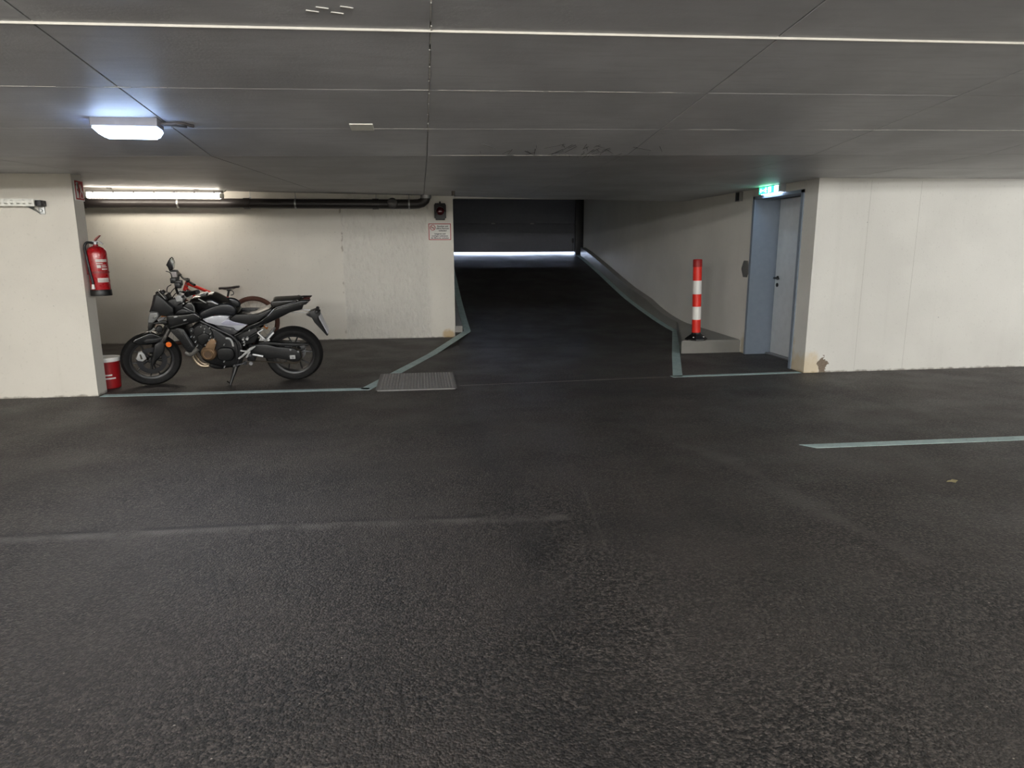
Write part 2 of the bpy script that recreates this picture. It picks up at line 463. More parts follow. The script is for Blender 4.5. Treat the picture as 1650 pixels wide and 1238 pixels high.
def fin(pts, w, hgt, mat='fin_dull'):
    bm = bmesh.new()
    for (xa, ya), (xb, yb) in zip(pts, pts[1:]):
        za, zb_ = z_ceil(xa, ya + 0.004), z_ceil(xb, yb + 0.004)
        d = Vector((xb - xa, yb - ya, 0)).normalized(); p = Vector((-d.y, d.x, 0)) * w / 2
        A, B = Vector((xa, ya, za)), Vector((xb, yb, zb_)); dz = Vector((0, 0, hgt))
        add_hull(bm, [A - p - dz, B - p - dz, B + p - dz, A + p - dz], [A - p + Vector((0, 0, .015)), B - p + Vector((0, 0, .015)), B + p + Vector((0, 0, .015)), A + p + Vector((0, 0, .015))])
    return obj('cement_fin', bm, M[mat], ceiling, smooth=False)
fin([(x, 2.982) for x in (-6, -4, -2.5, -1.5, 0, 1.5, 2.6, 4, 5.5)], 0.006, 0.001, 'fin')
def broken(xs_, y, w, dens):
    x = xs_[0]
    while x < xs_[1]:
        L = random.uniform(0.05, 0.28)
        if random.random() < dens: fin([(x, y + random.uniform(-.002, .002)), (min(x + L, xs_[1]), y)], w, 0.0008)
        x += L + random.uniform(0.01, 0.06)
broken((-0.35, 1.55), 3.705, 0.006, 0.85); broken((1.75, 4.2), 4.435, 0.005, 0.8); broken((-0.3, 0.1), 4.435, 0.005, 1)
broken((0.1, 1.5), 5.15, 0.006, 0.9); broken((-2.0, -1.2), 3.705, 0.005, 0.7); broken((0.8, 2.6), 7.82, 0.008, 0.6)
y = 2.5
while y < 4.4:
    fin([(0.065 + random.uniform(-.003, .003), y), (0.065, y + 0.16)], 0.005, 0.002); y += random.uniform(0.17, 0.24)
for (fx, fy) in ((-0.36, 2.80), (-0.31, 2.84), (-0.27, 2.79), (-0.4, 2.83)):      # broken-out spot near the front
    fin([(fx, fy), (fx + 0.045, fy + 0.012)], 0.016, 0.002)
# scrapes left by tall vehicles at the bend
bm = bmesh.new(); rs = random.Random(3)
for i in range(46):
    x = rs.uniform(0.42, 1.38) if i < 38 else rs.uniform(1.2, 1.75); yy = rs.uniform(4.80, 5.16); L = rs.uniform(0.05, 0.22); a = rs.gauss(0.1, 0.45)
    xb, yb = x + L * math.sin(a), yy + L * math.cos(a); w = rs.uniform(0.002, 0.005)
    A, B = Vector((x, yy, z_ceil(x, yy) - 0.0012)), Vector((xb, yb, z_ceil(xb, yb) - 0.0012)); p = Vector((w / 2, 0, 0)); dz = Vector((0, 0, 0.004))
    add_hull(bm, [A - p, B - p * .4, B + p * .4, A + p], [A - p + dz, B - p * .4 + dz, B + p * .4 + dz, A + p + dz])
tag(obj('scrape_marks', bm, plain('scrape_black', (44, 43, 42), 0.9), ceiling, smooth=False), 'dark scrape marks on the ceiling above the ramp', kind='stuff')

def wall_box(bm, x0, x1, y0, y1, z0=0.0, zt=None):
    n = max(1, int((x1 - x0) / 1.5)); f = (lambda x, y: z_ceil(x, y) + 0.021) if zt is None else (lambda x, y: zt)
    for i in range(n):
        a, b = x0 + (x1 - x0) * i / n, x0 + (x1 - x0) * (i + 1) / n
        add_hull(bm, [(a, y0, z0), (b, y0, z0), (b, y1, z0), (a, y1, z0)], [(a, y0, f(a, y0)), (b, y0, f(b, y0)), (b, y1, f(b, y1)), (a, y1, f(a, y1))])
def wall(name, boxes, mat):
    bm = bmesh.new()
    for b in boxes: wall_box(bm, *b)
    return st(obj(name, bm, mat, smooth=False))

# the pillar end of the left wall carries a small chamfer-free arris, 0.19 m thick
wall('wall_left', [(-9.0, -3.15, 6.90, 7.09)], M['wall_warm'])
wall('wall_back', [(-9.0, 0.51, 10.80, 10.93)], M['wall_back'])
wall('wall_right', [(4.25, 11.0, 7.03, 7.33)], M['wall_right'])
for sx_ in (4.861, 5.457):
    bm = bmesh.new(); add_box(bm, sx_ - 0.001, sx_ + 0.001, 7.0293, 7.031, 0.02, 2.10)
    obj('board_seam', bm, plain('seam_shade', (166, 164, 156), 0.8), bpy.data.objects['wall_right'], smooth=False)
DOOR0, DOOR1, DH = 7.33, 8.44, 2.02
wall('wall_ramp_right', [(4.25, 4.75, DOOR1, 10.93), (4.25, 4.75, 10.93, 18.4, 0, 3.6), (4.25, 4.75, DOOR0, DOOR1, DH), (4.66, 4.75, DOOR0, DOOR1, 0, DH)], M['wall_ramp'])
wall('wall_ramp_left', [(0.31, 0.51, 10.93, 18.4, 0, 3.6)], M['wall_ramp'])
wall('wall_lintel', [(0.51, 4.25, 10.95, 11.10, z_ceil(2, 10.93) + 0.0, 3.6)], M['wall_ramp'])
wall('wall_front', [(-9.2, 11.2, -7.2, -7.0)], M['wall_warm'])
wall('wall_far_left', [(-9.2, -9.0, -7.0, 10.95)], M['wall_warm'])
wall('wall_far_right', [(11.0, 11.2, -7.0, 7.33)], M['wall_warm'])
bm = bmesh.new(); add_box(bm, 0.31, 4.75, 11.10, 18.4, 3.5, 3.6); st(obj('ceiling_ramp', bm, M['ceiling'], smooth=False))

bm = bmesh.new(); add_box(bm, -9.2, 11.2, -7.2, 10.93, -0.2, 0.0)
floor = st(obj('floor', bm, M['asphalt'], smooth=False))
PROF = [(9.3, -0.004), (9.9, 0.012), (10.5, 0.055), (11.0, 0.095), (11.4, 0.14), (12.3, 0.255), (13.25, 0.395), (14.2, 0.575), (15.15, 0.765), (16.1, 0.945), (17.0, 1.105), (17.5, 1.18), (17.9, 1.232), (18.5, 1.27)]
def ramp_z(y):
    for (a, za), (b, zb_) in zip(PROF, PROF[1:]):
        if a <= y <= b: return za + (zb_ - za) * (y - a) / (b - a)
    return PROF[0][1] if y < PROF[0][0] else PROF[-1][1]
def along(bm, x0, x1, y0, y1, f0, f1, n=30, xf0=None, xf1=None):
    """solid strip following the ramp between heights f0(y) and f1(y)"""
    prev = None
    for i in range(n + 1):
        y = y0 + (y1 - y0) * i / n
        a = xf0(y) if xf0 else x0; b = xf1(y) if xf1 else x1
        ring = [bm.verts.new(v) for v in ((a, y, f0(y)), (b, y, f0(y)), (b, y, f1(y)), (a, y, f1(y)))]
        if prev:
            for k in range(4): bm.faces.new((prev[k], prev[(k + 1) % 4], ring[(k + 1) % 4], ring[k]))
        else: bm.faces.new(ring)
        prev = ring
    bm.faces.new(prev[::-1])
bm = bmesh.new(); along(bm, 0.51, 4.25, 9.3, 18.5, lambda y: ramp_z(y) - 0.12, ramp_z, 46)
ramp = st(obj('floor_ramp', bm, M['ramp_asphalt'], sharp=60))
bm = bmesh.new(); add_box(bm, -12, 18, 18.5, 50, 1.1, 1.27)
st(obj('floor_outside', bm, plain('outside_paving', (150, 150, 150), 0.8), smooth=False))

# painted lines
def stripe(pts, w, parent=floor, zf=lambda x, y: 0.0, h=0.0025):
    bm = bmesh.new()
    P = [Vector((p[0], p[1], 0)) for p in pts]; L = []
    for i, p in enumerate(P):
        d = (P[min(i + 1, len(P) - 1)] - P[max(i - 1, 0)]).normalized(); nrm = Vector((-d.y, d.x, 0)) * w / 2
        L.append((p - nrm, p + nrm))
    for (a, b), (c, d) in zip(L, L[1:]):
        q = [Vector((v.x, v.y, zf(v.x, v.y))) for v in (a, c, d, b)]
        add_hull(bm, [v - Vector((0, 0, .002)) for v in q], [v + Vector((0, 0, h)) for v in q])
    return obj('painted_line', bm, M['paint'], parent, smooth=False)
stripe([(-3.12, 6.905), (-2.2, 6.89), (-1.3, 6.875), (-0.56, 6.855)], 0.105)
stripe([(-0.60, 6.83), (-0.30, 7.78), (0.10, 9.04), (0.705, 10.86)], 0.115, zf=lambda x, y: max(0, ramp_z(y)) if x > 0.5 else 0.0)
stripe([(2.765, 7.02), (3.31, 8.50), (3.62, 9.32), (4.065, 10.5)], 0.105, zf=lambda x, y: max(0, ramp_z(y)))
stripe([(2.70, 7.035), (3.5, 7.05), (4.225, 7.07)], 0.085)
bm = bmesh.new(); add_hull(bm, [(2.66, 4.38, -.002), (2.74, 4.285, -.002), (6.5, 4.22, -.002), (6.5, 4.32, -.002)], [(2.66, 4.38, .0025), (2.74, 4.285, .0025), (6.5, 4.22, .0025), (6.5, 4.32, .0025)])
obj('painted_line', bm, M['paint'], floor, smooth=False)
for x0, x1, y0 in ((4.02, 4.12, 10.5), (0.65, 0.76, 10.86)):
    bm = bmesh.new(); along(bm, x0, x1, y0, 17.6, lambda y: ramp_z(y) - 0.004, lambda y: ramp_z(y) + 0.003)
    obj('painted_line', bm, M['paint'], ramp, sharp=60)
# joint between aisle and ramp
bm = bmesh.new()
xx = 0.36
while xx < 2.66:
    x2 = xx + 0.115; ya, yb = 6.885 + (xx - 0.36) * 0.062, 6.885 + (x2 - 0.36) * 0.062
    add_hull(bm, [(xx, ya, -.002), (x2, yb, -.002), (x2, yb + .007, -.002), (xx, ya + .007, -.002)], [(xx, ya, .0012), (x2, yb, .0012), (x2, yb + .007, .0012), (xx, ya + .007, .0012)]); xx = x2
tag(obj('paving_joint', bm, plain('joint_grout', (104, 98, 90), 0.9), floor, smooth=False), 'thin pale joint across the foot of the ramp')

# kerbs and the raised corner
bm = bmesh.new(); along(bm, 4.12, 4.25, 10.5, 17.55, lambda y: ramp_z(y) - 0.05, lambda y: ramp_z(y) + 0.215 if y > 12.2 else 0.192 + (y - 10.5) / 1.7 * (ramp_z(12.2) + 0.215 - 0.192) * (0.35 + 0.65 * (y - 10.5) / 1.7), 60)
bmesh.ops.remove_doubles(bm, verts=bm.verts, dist=1e-5)
st(obj('trim_1', bm, M['kerb'], sharp=50))
bm = bmesh.new()
tri = [(3.42, 8.60), (4.25, 8.60), (4.25, 10.80), (4.12, 10.60)]
add_hull(bm, [(x, y, -0.02) for x, y in tri], [(x, y, 0.172 + 0.012 * (y - 8.6)) for x, y in tri])
bmesh.ops.bevel(bm, geom=bm.edges[:], offset=0.012, segments=2, affect='EDGES')
st(obj('trim_2', bm, M['kerb'], sharp=50))
bm = bmesh.new(); along(bm, 0.505, 0.625, 10.80, 17.55, lambda y: ramp_z(y) - 0.09, lambda y: max(0.135, ramp_z(y) + 0.10))
st(obj('trim_3', bm, M['kerb'], sharp=50))

# ---- side door (in the ramp side wall, set 0.34 m deep)
door = thing('door_1', None, None, (4.25, 0, 0)); tag(door, kind='structure')
P = lambda x0, x1, y0, y1, z0, z1: (x0 - 4.25, x1 - 4.25, y0, y1, z0, z1)
bm = bmesh.new()
for a in ((4.235, 4.262, 8.425, 8.475, 0, 2.028), (4.235, 4.262, 7.295, 7.345, 0, 2.028), (4.235, 4.262, 7.295, 8.475, 1.992, 2.028),
          (4.262, 4.60, 8.425, 8.440, 0, 2.02), (4.262, 4.60, 7.33, 7.345, 0, 2.02), (4.262, 4.60, 7.33, 8.44, 2.004, 2.02)):
    add_box(bm, *P(*a))
obj('door_frame', bm, M['door_frame'], door)
bm = bmesh.new(); add_box(bm, *P(4.575, 4.625, 7.36, 8.405, 0.025, 1.995), bev=0.004)
leaf = obj('door_leaf', bm, M['door_leaf'], door)
box('threshold', *P(4.52, 4.64, 7.345, 8.425, 0, 0.022), M['steel'], door, 0.003)
bm = bmesh.new()
add_lathe(bm, [(0, 0.0), (0.026, 0.0), (0.026, -0.010), (0.011, -0.012), (0.011, -0.055)], (4.575 - 4.25, 8.335, 1.005), 'X', 16)
add_tube(bm, [(4.523 - 4.25, 8.335, 1.005), (4.516 - 4.25, 8.325, 1.004), (4.516 - 4.25, 8.205, 1.0)], 0.0105, 8)
obj('door_handle', bm, M['black_plastic'], leaf)
lathe('keyhole_plate', [(0, 0), (0.026, 0), (0.026, -0.008), (0.012, -0.010), (0, -0.016)], M['black_plastic'], leaf, (4.575 - 4.25, 8.335, 0.915), 'X', 16)

# ---- sectional gate at the head of the ramp
gate = thing('door_2', None, None, (2.2, 17.9, 1.30)); tag(gate, kind='structure')
for k in range(3):
    z0 = 0.012 + 0.71 * k
    bm = bmesh.new(); add_box(bm, -1.75, 1.84, 0.0, 0.04, z0 + 0.006, z0 + 0.704, 0.006)
    for q in (0.235, 0.47):                                        # pressed ribs of one section
        add_box(bm, -1.73, 1.82, -0.003, 0.004, z0 + q - 0.004, z0 + q + 0.004, 0.0015)
    p_ = obj('gate_panel', bm, M['gate_panel'], gate)
    for hx in (-0.32, 0.70):
        box('hinge', hx - 0.045, hx + 0.045, -0.012, 0.002, z0 + 0.69, z0 + 0.722, M['steel'], p_, 0.003)
box('daylight_block', -1.75, 1.84, 0.04, 0.06, 0.012, 2.2, M['gate_panel'], gate)  # unseen sheet, added to keep daylight from leaking between the sections
box('seal', -1.75, 1.84, 0.005, 0.035, -0.012, 0.016, M['black_plastic'], gate)
box('guide_rail', 1.84, 2.05, -0.10, 0.06, -0.12, 2.3, M['dark_steel'], gate, 0.008)
box('guide_rail', -1.71, -1.66, -0.10, -0.02, -0.12, 2.3, M['dark_steel'], gate, 0.008)
bm = bmesh.new(); add_box(bm, 1.755, 1.80, -0.06, 0.0, 0.22, 0.34, 0.01); add_tube(bm, [(1.775, -0.03, 0.22), (1.775, -0.03, 0.02)], 0.006, 6)
obj('gate_lock', bm, M['black_plastic'], gate)

# ------------------------------------------------------------------ fittings
# emergency lamp on the sloping ceiling
zc0 = z_ceil(-1.615, 4.27)
L = thing('ceiling_lamp', 'short glowing white emergency lamp with bluish halo on the ceiling', 'lamp', (-1.615, 4.27, zc0), (-0.0932, 0.0, 0.012))
box('housing', -0.175, 0.175, -0.055, 0.055, -0.045, 0.004, plain('grey_lamp_housing', (118, 118, 126), 0.5), L, 0.006)
bm = bmesh.new()
tp = [(-0.178, -0.058, -0.046), (0.178, -0.058, -0.046), (0.178, 0.058, -0.046), (-0.178, 0.058, -0.046)]
bt = [(-0.130, -0.050, -0.094), (0.150, -0.050, -0.094), (0.150, 0.050, -0.094), (-0.130, 0.050, -0.094)]
add_hull(bm, bt, tp); bmesh.ops.bevel(bm, geom=bm.edges[:], offset=0.010, segments=3, affect='EDGES')
lens = obj('lens', bm, M['led'], L)
led_light = lamp('led_array', (0.01, 0, -0.0955), 28, (0.80, 0.88, 1.0), (0.26, 0.085)); led_light.parent = L
for k in range(9):
    box('lens_rib', -0.125 + k * 0.032, -0.119 + k * 0.032, -0.0535, -0.0485, -0.088, -0.052, M['led'], lens, 0.002)
tube('cable', [(0.17, 0.0, -0.018), (0.22, 0.01, -0.012), (0.275, 0.012, -0.008), (0.33, 0.075, -0.006)], 0.009, plain('grey_cable', (66, 62, 62), 0.5), L, 8, True)
tube('cable', [(0.17, 0.025, -0.018), (0.23, 0.05, -0.012), (0.285, 0.10, -0.006)], 0.006, plain('grey_cable_thin', (120, 118, 120), 0.5), L, 8, True)

# batten luminaire over the parking bay
T = thing('batten_lamp', 'long white fluorescent batten lamp above the pipe in the parking bay', 'lamp', (-3.64, 10.33, 2.10))
bm = bmesh.new(); add_box(bm, -0.90, 0.90, -0.036, 0.036, 0.072, 0.108, 0.008)
obj('housing', bm, plain('grey_batten_body', (180, 178, 176), 0.45), T)
bm = bmesh.new(); add_tube(bm, [(-0.89, 0, 0.034), (0.86, 0, 0.034)], 0.044, 18)
obj('diffuser', bm, M['tube'], T)
box('end_cap', 0.855, 0.90, -0.045, 0.045, -0.004, 0.066, M['white_plastic'], T, 0.008)
box('end_cap', -0.93, -0.885, -0.045, 0.045, -0.004, 0.066, M['white_plastic'], T, 0.008)
for k in range(7):
    box('clip', -0.80 + k * 0.265 - 0.012, -0.80 + k * 0.265 + 0.012, -0.048, -0.036, 0.062, 0.090, M['steel'], T, 0.003)
for x in (-0.6, 0.55): box('mount', x - 0.03, x + 0.03, -0.02, 0.02, 0.10, 0.135, M['white_plastic'], T, 0.004)
tube('cable', [(0.88, 0, 0.085), (0.93, 0.0, 0.10), (0.96, 0, 0.13)], 0.008, M['white_plastic'], T, 8, True)

# drain pipe
Pp = thing('drain_pipe', 'black drain pipe running under the ceiling along the back wall', 'pipe', (-4.0, 10.64, 2.05))
bm = bmesh.new(); add_tube(bm, [(-4.9, 0, 0)] + [(x, 0, 0) for x in (-2, 0, 2, 3.9)] + [(3.98, 0, 0.004), (4.04, 0, 0.022), (4.085, 0, 0.06), (4.10, 0, 0.10), (4.10, 0, 0.135)], 0.070, 20)
obj('pipe_run', bm, M['black_pipe'], Pp)
for x in (-1.05, 1.2, 3.05):
    lathe('pipe_joint', [(0.070, -0.045), (0.078, -0.045), (0.078, 0.045), (0.070, 0.045)], M['black_pipe'], Pp, (x + 0.3, 0, 0), 'X', 20, True)
lathe('inspection_cap', [(0, -0.098), (0.052, -0.098), (0.070, -0.092), (0.076, -0.080), (0.076, 0.0), (0, 0)], M['black_pipe'], Pp, (3.60, 0, 0.012), 'Y', 24)
lathe('collar', [(0.070, -0.03), (0.082, -0.03), (0.082, 0.03), (0.070, 0.03)], M['steel'], Pp, (4.10, 0, 0.115), 'Z', 20, True)
for x in (0.55, 2.19, 3.845):
    bm = bmesh.new()
    add_lathe(bm, [(0.070, -0.012), (0.076, -0.012), (0.076, 0.012), (0.070, 0.012)], (x, 0, 0), 'X', 20, True)
    add_box(bm, x - 0.008, x + 0.008, -0.088, -0.072, -0.02, 0.02); add_box(bm, x - 0.008, x + 0.008, 0.072, 0.088, -0.02, 0.02)
    add_tube(bm, [(x, 0, 0.07), (x, 0, z_ceil(x - 4.0, 10.64) - 2.05 + 0.02)], 0.006, 8)
    obj('pipe_clamp', bm, M['galv'], Pp)
for x in (1.55, 3.36):
    bm = bmesh.new(); add_tube(bm, [(x, 0, 0.06), (x, 0, z_ceil(x - 4.0, 10.64) - 2.05 + 0.02)], 0.006, 8); add_box(bm, x - 0.014, x + 0.014, -0.014, 0.014, 0.062, 0.09, 0.003)
    obj('hanger_bolt', bm, M['galv'], Pp)

# cable tray on the left wall
Tr = thing('cable_tray', 'slotted galvanised cable tray bracketed to the left white wall', 'tray', (-3.43, 6.78, 1.815))
bm = bmesh.new(); LX = -4.5
add_box(bm, LX, 0, 0, 0.0015, 0.024, 0.031); add_box(bm, LX, 0, 0, 0.0015, -0.006, 0.016); add_box(bm, LX, 0, 0, 0.0015, -0.031, -0.014)
for k in range(60):
    x = -0.045 - 0.050 * k
    for z0, z1 in ((0.016, 0.024), (-0.014, -0.006)):
        add_box(bm, x - 0.025, x, 0, 0.0015, z0, z1)
for z0, z1 in ((0.016, 0.024), (-0.014, -0.006)): add_box(bm, -0.022, 0, 0, 0.0015, z0, z1); add_box(bm, LX, -3.02, 0, 0.0015, z0, z1)
add_box(bm, LX, 0, 0, 0.10, -0.0325, -0.031); add_box(bm, LX, 0, 0.098, 0.0995, -0.031, 0.031)
obj('tray_channel', bm, plain('bright_galvanised', (214, 214, 206), 0.5, 0.3), Tr, smooth=False)
box('end_hollow_shade', -0.002, 0.045, 0.02, 0.118, -0.030, 0.022, M['dark_steel'], Tr, 0.004)  # dark block standing in for the shaded hollow of the channel end
bm = bmesh.new()
add_hull(bm, [(-0.07, 0.0, -0.034), (-0.066, 0.0, -0.034), (-0.066, 0.119, -0.034), (-0.07, 0.119, -0.034)], [(-0.07 + 0.06, 0.112, -0.098), (-0.066 + 0.06, 0.112, -0.098), (-0.066 + 0.06, 0.119, -0.098), (-0.07 + 0.06, 0.119, -0.098)])
add_box(bm, -0.02, 0.028, 0.104, 0.119, -0.098, -0.034, 0.003); add_tube(bm, [(0.005, 0.104, -0.065), (0.005, 0.085, -0.065)], 0.010, 8)
obj('bracket', bm, M['galv'], Tr)

# cover plate in the ceiling, hanging bolt
q = lambda x, y, d=0.0: (x, y, z_ceil(x, y) - d)
bm = bmesh.new(); c = [(-0.40, 4.325), (-0.262, 4.325), (-0.262, 4.465), (-0.40, 4.465)]
add_hull(bm, [q(x, y, 0.004) for x, y in c], [q(x, y, -0.003) for x, y in c]); bmesh.ops.bevel(bm, geom=bm.edges[:], offset=0.0015, segments=2, affect='EDGES')
tag(obj('cover_plate', bm, plain('cover_plate_beige', (238, 236, 222), 0.4)), 'small square pale cover plate screwed to the ceiling', 'plate')
B_ = thing('ceiling_sensor', 'small grey sensor stub hanging from the ceiling at the ramp opening', 'sensor', (0.458, 9.53, z_ceil(0.458, 9.53)))
lathe('stub', [(0, -0.062), (0.020, -0.062), (0.023, -0.055), (0.023, 0.002), (0, 0.002)], plain('sensor_brown', (88, 80, 74), 0.5), B_, axis='Z', seg=14)
lathe('tip', [(0, -0.105), (0.008, -0.105), (0.009, -0.062), (0, -0.062)], M['sign_white'], B_, axis='Z', seg=10)

# red signal lamp at the ramp opening
TL = thing('signal_lamp', 'black signal lamp with an unlit red lens beside the ramp opening', 'signal', (0.311, 10.80, 1.95))
slab('housing', [(-0.070, -0.128), (0.070, -0.128), (0.070, -0.105), (0.090, -0.095), (0.090, 0.095), (0.075, 0.122), (-0.075, 0.122), (-0.090, 0.095), (-0.090, -0.095), (-0.070, -0.105)], -0.09, 0.0, plain('signal_black', (9, 9, 10), 0.5), TL, 0.008)
lathe('lens', [(0, -0.112), (0.030, -0.108), (0.052, -0.098), (0.060, -0.088), (0, -0.088)], plain('dark_red_lens', (74, 6, 14), 0.25), TL, (0, 0, 0.005), 'Y', 24)
bm = bmesh.new(); arc = [R(a) for a in range(-10, 191, 12)]
add_hull_pts = [(0.068 * math.cos(a), 0.068 * math.sin(a) + 0.005) for a in arc] + [(0.061 * math.cos(a), 0.061 * math.sin(a) + 0.005) for a in reversed(arc)]
add_slab(bm, add_hull_pts, -0.165, -0.088, 0.002); obj('visor', bm, M['black_plastic'], TL)
box('cable_gland', -0.012, 0.012, -0.06, -0.02, 0.12, 0.15, M['black_plastic'], TL, 0.004)

# warning notice
N_ = thing('notice', 'white notice with red border and no smoking symbol beside the ramp opening', 'sign', (0.300, 10.797, 1.648))
box('board', -0.175, 0.175, -0.004, 0.002, -0.127, 0.127, M['sign_white'], N_, 0.0015)
bm = bmesh.new()
for a in ((-0.172, 0.172, 0.113, 0.124), (-0.172, 0.172, -0.124, -0.113), (-0.172, -0.161, -0.113, 0.113), (0.161, 0.172, -0.113, 0.113)):
    add_box(bm, a[0], a[1], -0.0052, -0.003, a[2], a[3])
obj('border', bm, M['sign_red'], N_, smooth=False)
RX90 = Matrix.Rotation(R(90), 4, 'X')
def letter(s, size, x, z, mat, parent, name='lettering', y=-0.0056, **k):
    return text_mesh(name, s, size, Matrix.Translation((x, y, z)) @ RX90, mat, parent, **k)
for s, x, z, sz in (('Rauchen und', 0.045, 0.082, 0.032), ('offene Flammen', 0.045, 0.049, 0.031), ('verboten!', 0.045, 0.016, 0.032),
                    ('Längeres und', 0.0, -0.032, 0.032), ('unnötiges Laufenlassen', 0.0, -0.063, 0.0275), ('der Motoren verboten', 0.0, -0.094, 0.030)):
    letter(s, sz, x, z, M['ink'], N_, bold=0.0008)
bm = bmesh.new()
add_lathe(bm, [(0.034, -0.0056), (0.043, -0.0056), (0.043, -0.003), (0.034, -0.003)], (-0.108, 0, 0.062), 'Y', 28, True)
add_box(bm, -0.038, 0.038, -0.0062, -0.003, -0.0045, 0.0045, xf=Matrix.Translation((-0.108, 0, 0.062)) @ Matrix.Rotation(R(45), 4, 'Y'))
obj('prohibition_ring', bm, M['sign_red'], N_)
bm = bmesh.new(); add_box(bm, -0.138, -0.088, -0.0052, -0.003, 0.056, 0.063); add_box(bm, -0.085, -0.080, -0.0052, -0.003, 0.056, 0.063); add_tube(bm, spline([(-0.082, -0.0045, 0.066), (-0.086, -0.0045, 0.073), (-0.079, -0.0045, 0.080)], 4), 0.0015, 6)
obj('cigarette', bm, M['ink'], N_)

# fire extinguisher sign on the end of the left wall (faces +x)
F_ = thing('extinguisher_sign', 'red and white fire extinguisher sign high on the wall end', 'sign', (-3.15, 7.02, 1.94), (0, 0, R(90)))
box('board', -0.087, 0.087, -0.005, 0.002, -0.094, 0.094, M['sign_white'], F_, 0.001)
box('red_field', -0.078, 0.078, -0.0062, -0.004, -0.085, 0.085, M['sign_red'], F_)
bm = bmesh.new()
add_slab(bm, [(-0.062, -0.072), (-0.018, -0.072), (-0.018, 0.030), (-0.028, 0.046), (-0.034, 0.050), (-0.034, 0.060), (-0.012, 0.066), (-0.012, 0.071), (-0.046, 0.071), (-0.062, 0.058), (-0.058, 0.053), (-0.046, 0.060), (-0.046, 0.050), (-0.052, 0.046), (-0.062, 0.030)], -0.0078, -0.006, 0.0006)
obj('extinguisher_symbol', bm, M['sign_white'], F_, smooth=False)
box('symbol_label', -0.048, -0.032, -0.0085, -0.0076, -0.010, 0.012, M['sign_red'], F_)
bm = bmesh.new()
add_slab(bm, [(0.004, -0.072), (0.06, -0.072), (0.070, -0.04), (0.060, 0.0), (0.052, -0.012), (0.046, 0.025), (0.034, 0.055), (0.030, 0.030), (0.018, 0.010), (0.020, -0.02), (0.010, -0.015), (0.002, -0.045)], -0.0078, -0.006, 0.0006)
add_slab(bm, [(0.012, 0.02), (0.02, 0.03), (0.022, 0.06), (0.010, 0.045)], -0.0078, -0.006, 0.0006)
obj('flame_symbol', bm, M['sign_white'], F_, smooth=False)
bm = bmesh.new(); add_slab(bm, [(0.018, -0.068), (0.046, -0.068), (0.052, -0.045), (0.044, -0.02), (0.038, -0.035), (0.030, -0.010), (0.024, -0.035), (0.016, -0.05)], -0.0086, -0.0076, 0.0004)
obj('flame_core', bm, M['sign_red'], F_, smooth=False)

# fire extinguisher
E_ = thing('fire_extinguisher', 'red fire extinguisher with black foot hanging on the wall end', 'extinguisher', (-3.052, 7.0, 0.965))
lathe('cylinder', [(0, 0.052), (0.083, 0.052), (0.085, 0.058), (0.085, 0.395), (0.082, 0.420), (0.066, 0.447), (0.040, 0.462), (0.022, 0.466), (0.020, 0.480), (0, 0.480)], M['red_paint'], E_, axis='Z', seg=36)
lathe('foot', [(0.074, 0.0), (0.090, 0.0), (0.092, 0.008), (0.090, 0.052), (0.087, 0.058), (0.074, 0.058)], M['black_plastic'], E_, axis='Z', seg=36, closed=True)
lathe('valve', [(0, 0.470), (0.017, 0.470), (0.017, 0.488), (0.022, 0.490), (0.022, 0.500), (0.014, 0.505), (0, 0.505)], M['steel'], E_, axis='Z', seg=16)
bm = bmesh.new(); add_slab(bm, [(-0.055, 0.497), (-0.010, 0.497), (0.030, 0.502), (0.064, 0.480), (0.068, 0.487), (0.034, 0.512), (-0.010, 0.514), (-0.055, 0.507)], -0.012, 0.012, 0.003)
obj('carry_handle', bm, M['steel'], E_)
bm = bmesh.new(); add_slab(bm, [(-0.010, 0.512), (0.004, 0.510), (0.020, 0.528), (0.048, 0.556), (0.054, 0.565), (0.046, 0.567), (0.012, 0.543), (-0.006, 0.524)], -0.011, 0.011, 0.003)
obj('trigger_lever', bm, plain('red_brown_lever', (128, 60, 54), 0.4), E_)
tube('hose', [(-0.014, -0.012, 0.492), (-0.055, -0.045, 0.497), (-0.072, -0.062, 0.455), (-0.062, -0.072, 0.38), (-0.045, -0.082, 0.25), (-0.026, -0.092, 0.15), (-0.024, -0.093, 0.105)], 0.0115, M['black_plastic'], E_, 10, True)
lathe('nozzle', [(0, 0.0), (0.016, 0.0), (0.012, 0.045), (0, 0.045)], M['white_plastic'], E_, (-0.024, -0.094, 0.066), 'Z', 12)
def curved_label(bm, r, a0, a1, z0, z1, n=8):
    for k in range(n):
        t0, t1 = R(a0 + (a1 - a0) * k / n), R(a0 + (a1 - a0) * (k + 1) / n)
        p = lambda rr, t, z: (rr * math.cos(t), rr * math.sin(t), z)
        add_hull(bm, [p(r - .001, t0, z0), p(r + .0012, t0, z0), p(r + .0012, t1, z0), p(r - .001, t1, z0)], [p(r - .001, t0, z1), p(r + .0012, t0, z1), p(r + .0012, t1, z1), p(r - .001, t1, z1)])
bm = bmesh.new()
for z0, z1, a0, a1 in ((0.318, 0.342, -78, -10), (0.262, 0.290, -74, -52), (0.218, 0.230, -78, -10), (0.128, 0.168, -78, -10), (0.245, 0.256, -48, -12), (0.268, 0.276, -48, -14), (0.284, 0.291, -48, -20), (0.300, 0.308, -76, -40)):
    curved_label(bm, 0.085, a0, a1, z0, z1)
tag(obj('instruction_label', bm, plain('label_white', (206, 200, 192), 0.5), E_, sharp=60), kind='stuff')
bm = bmesh.new()
for z in (0.153, 0.143, 0.135, 0.330): curved_label(bm, 0.0856, -74, -16, z, z + 0.003)
tag(obj('label_print', bm, plain('label_grey_print', (120, 110, 108), 0.5), E_, sharp=60), kind='stuff')
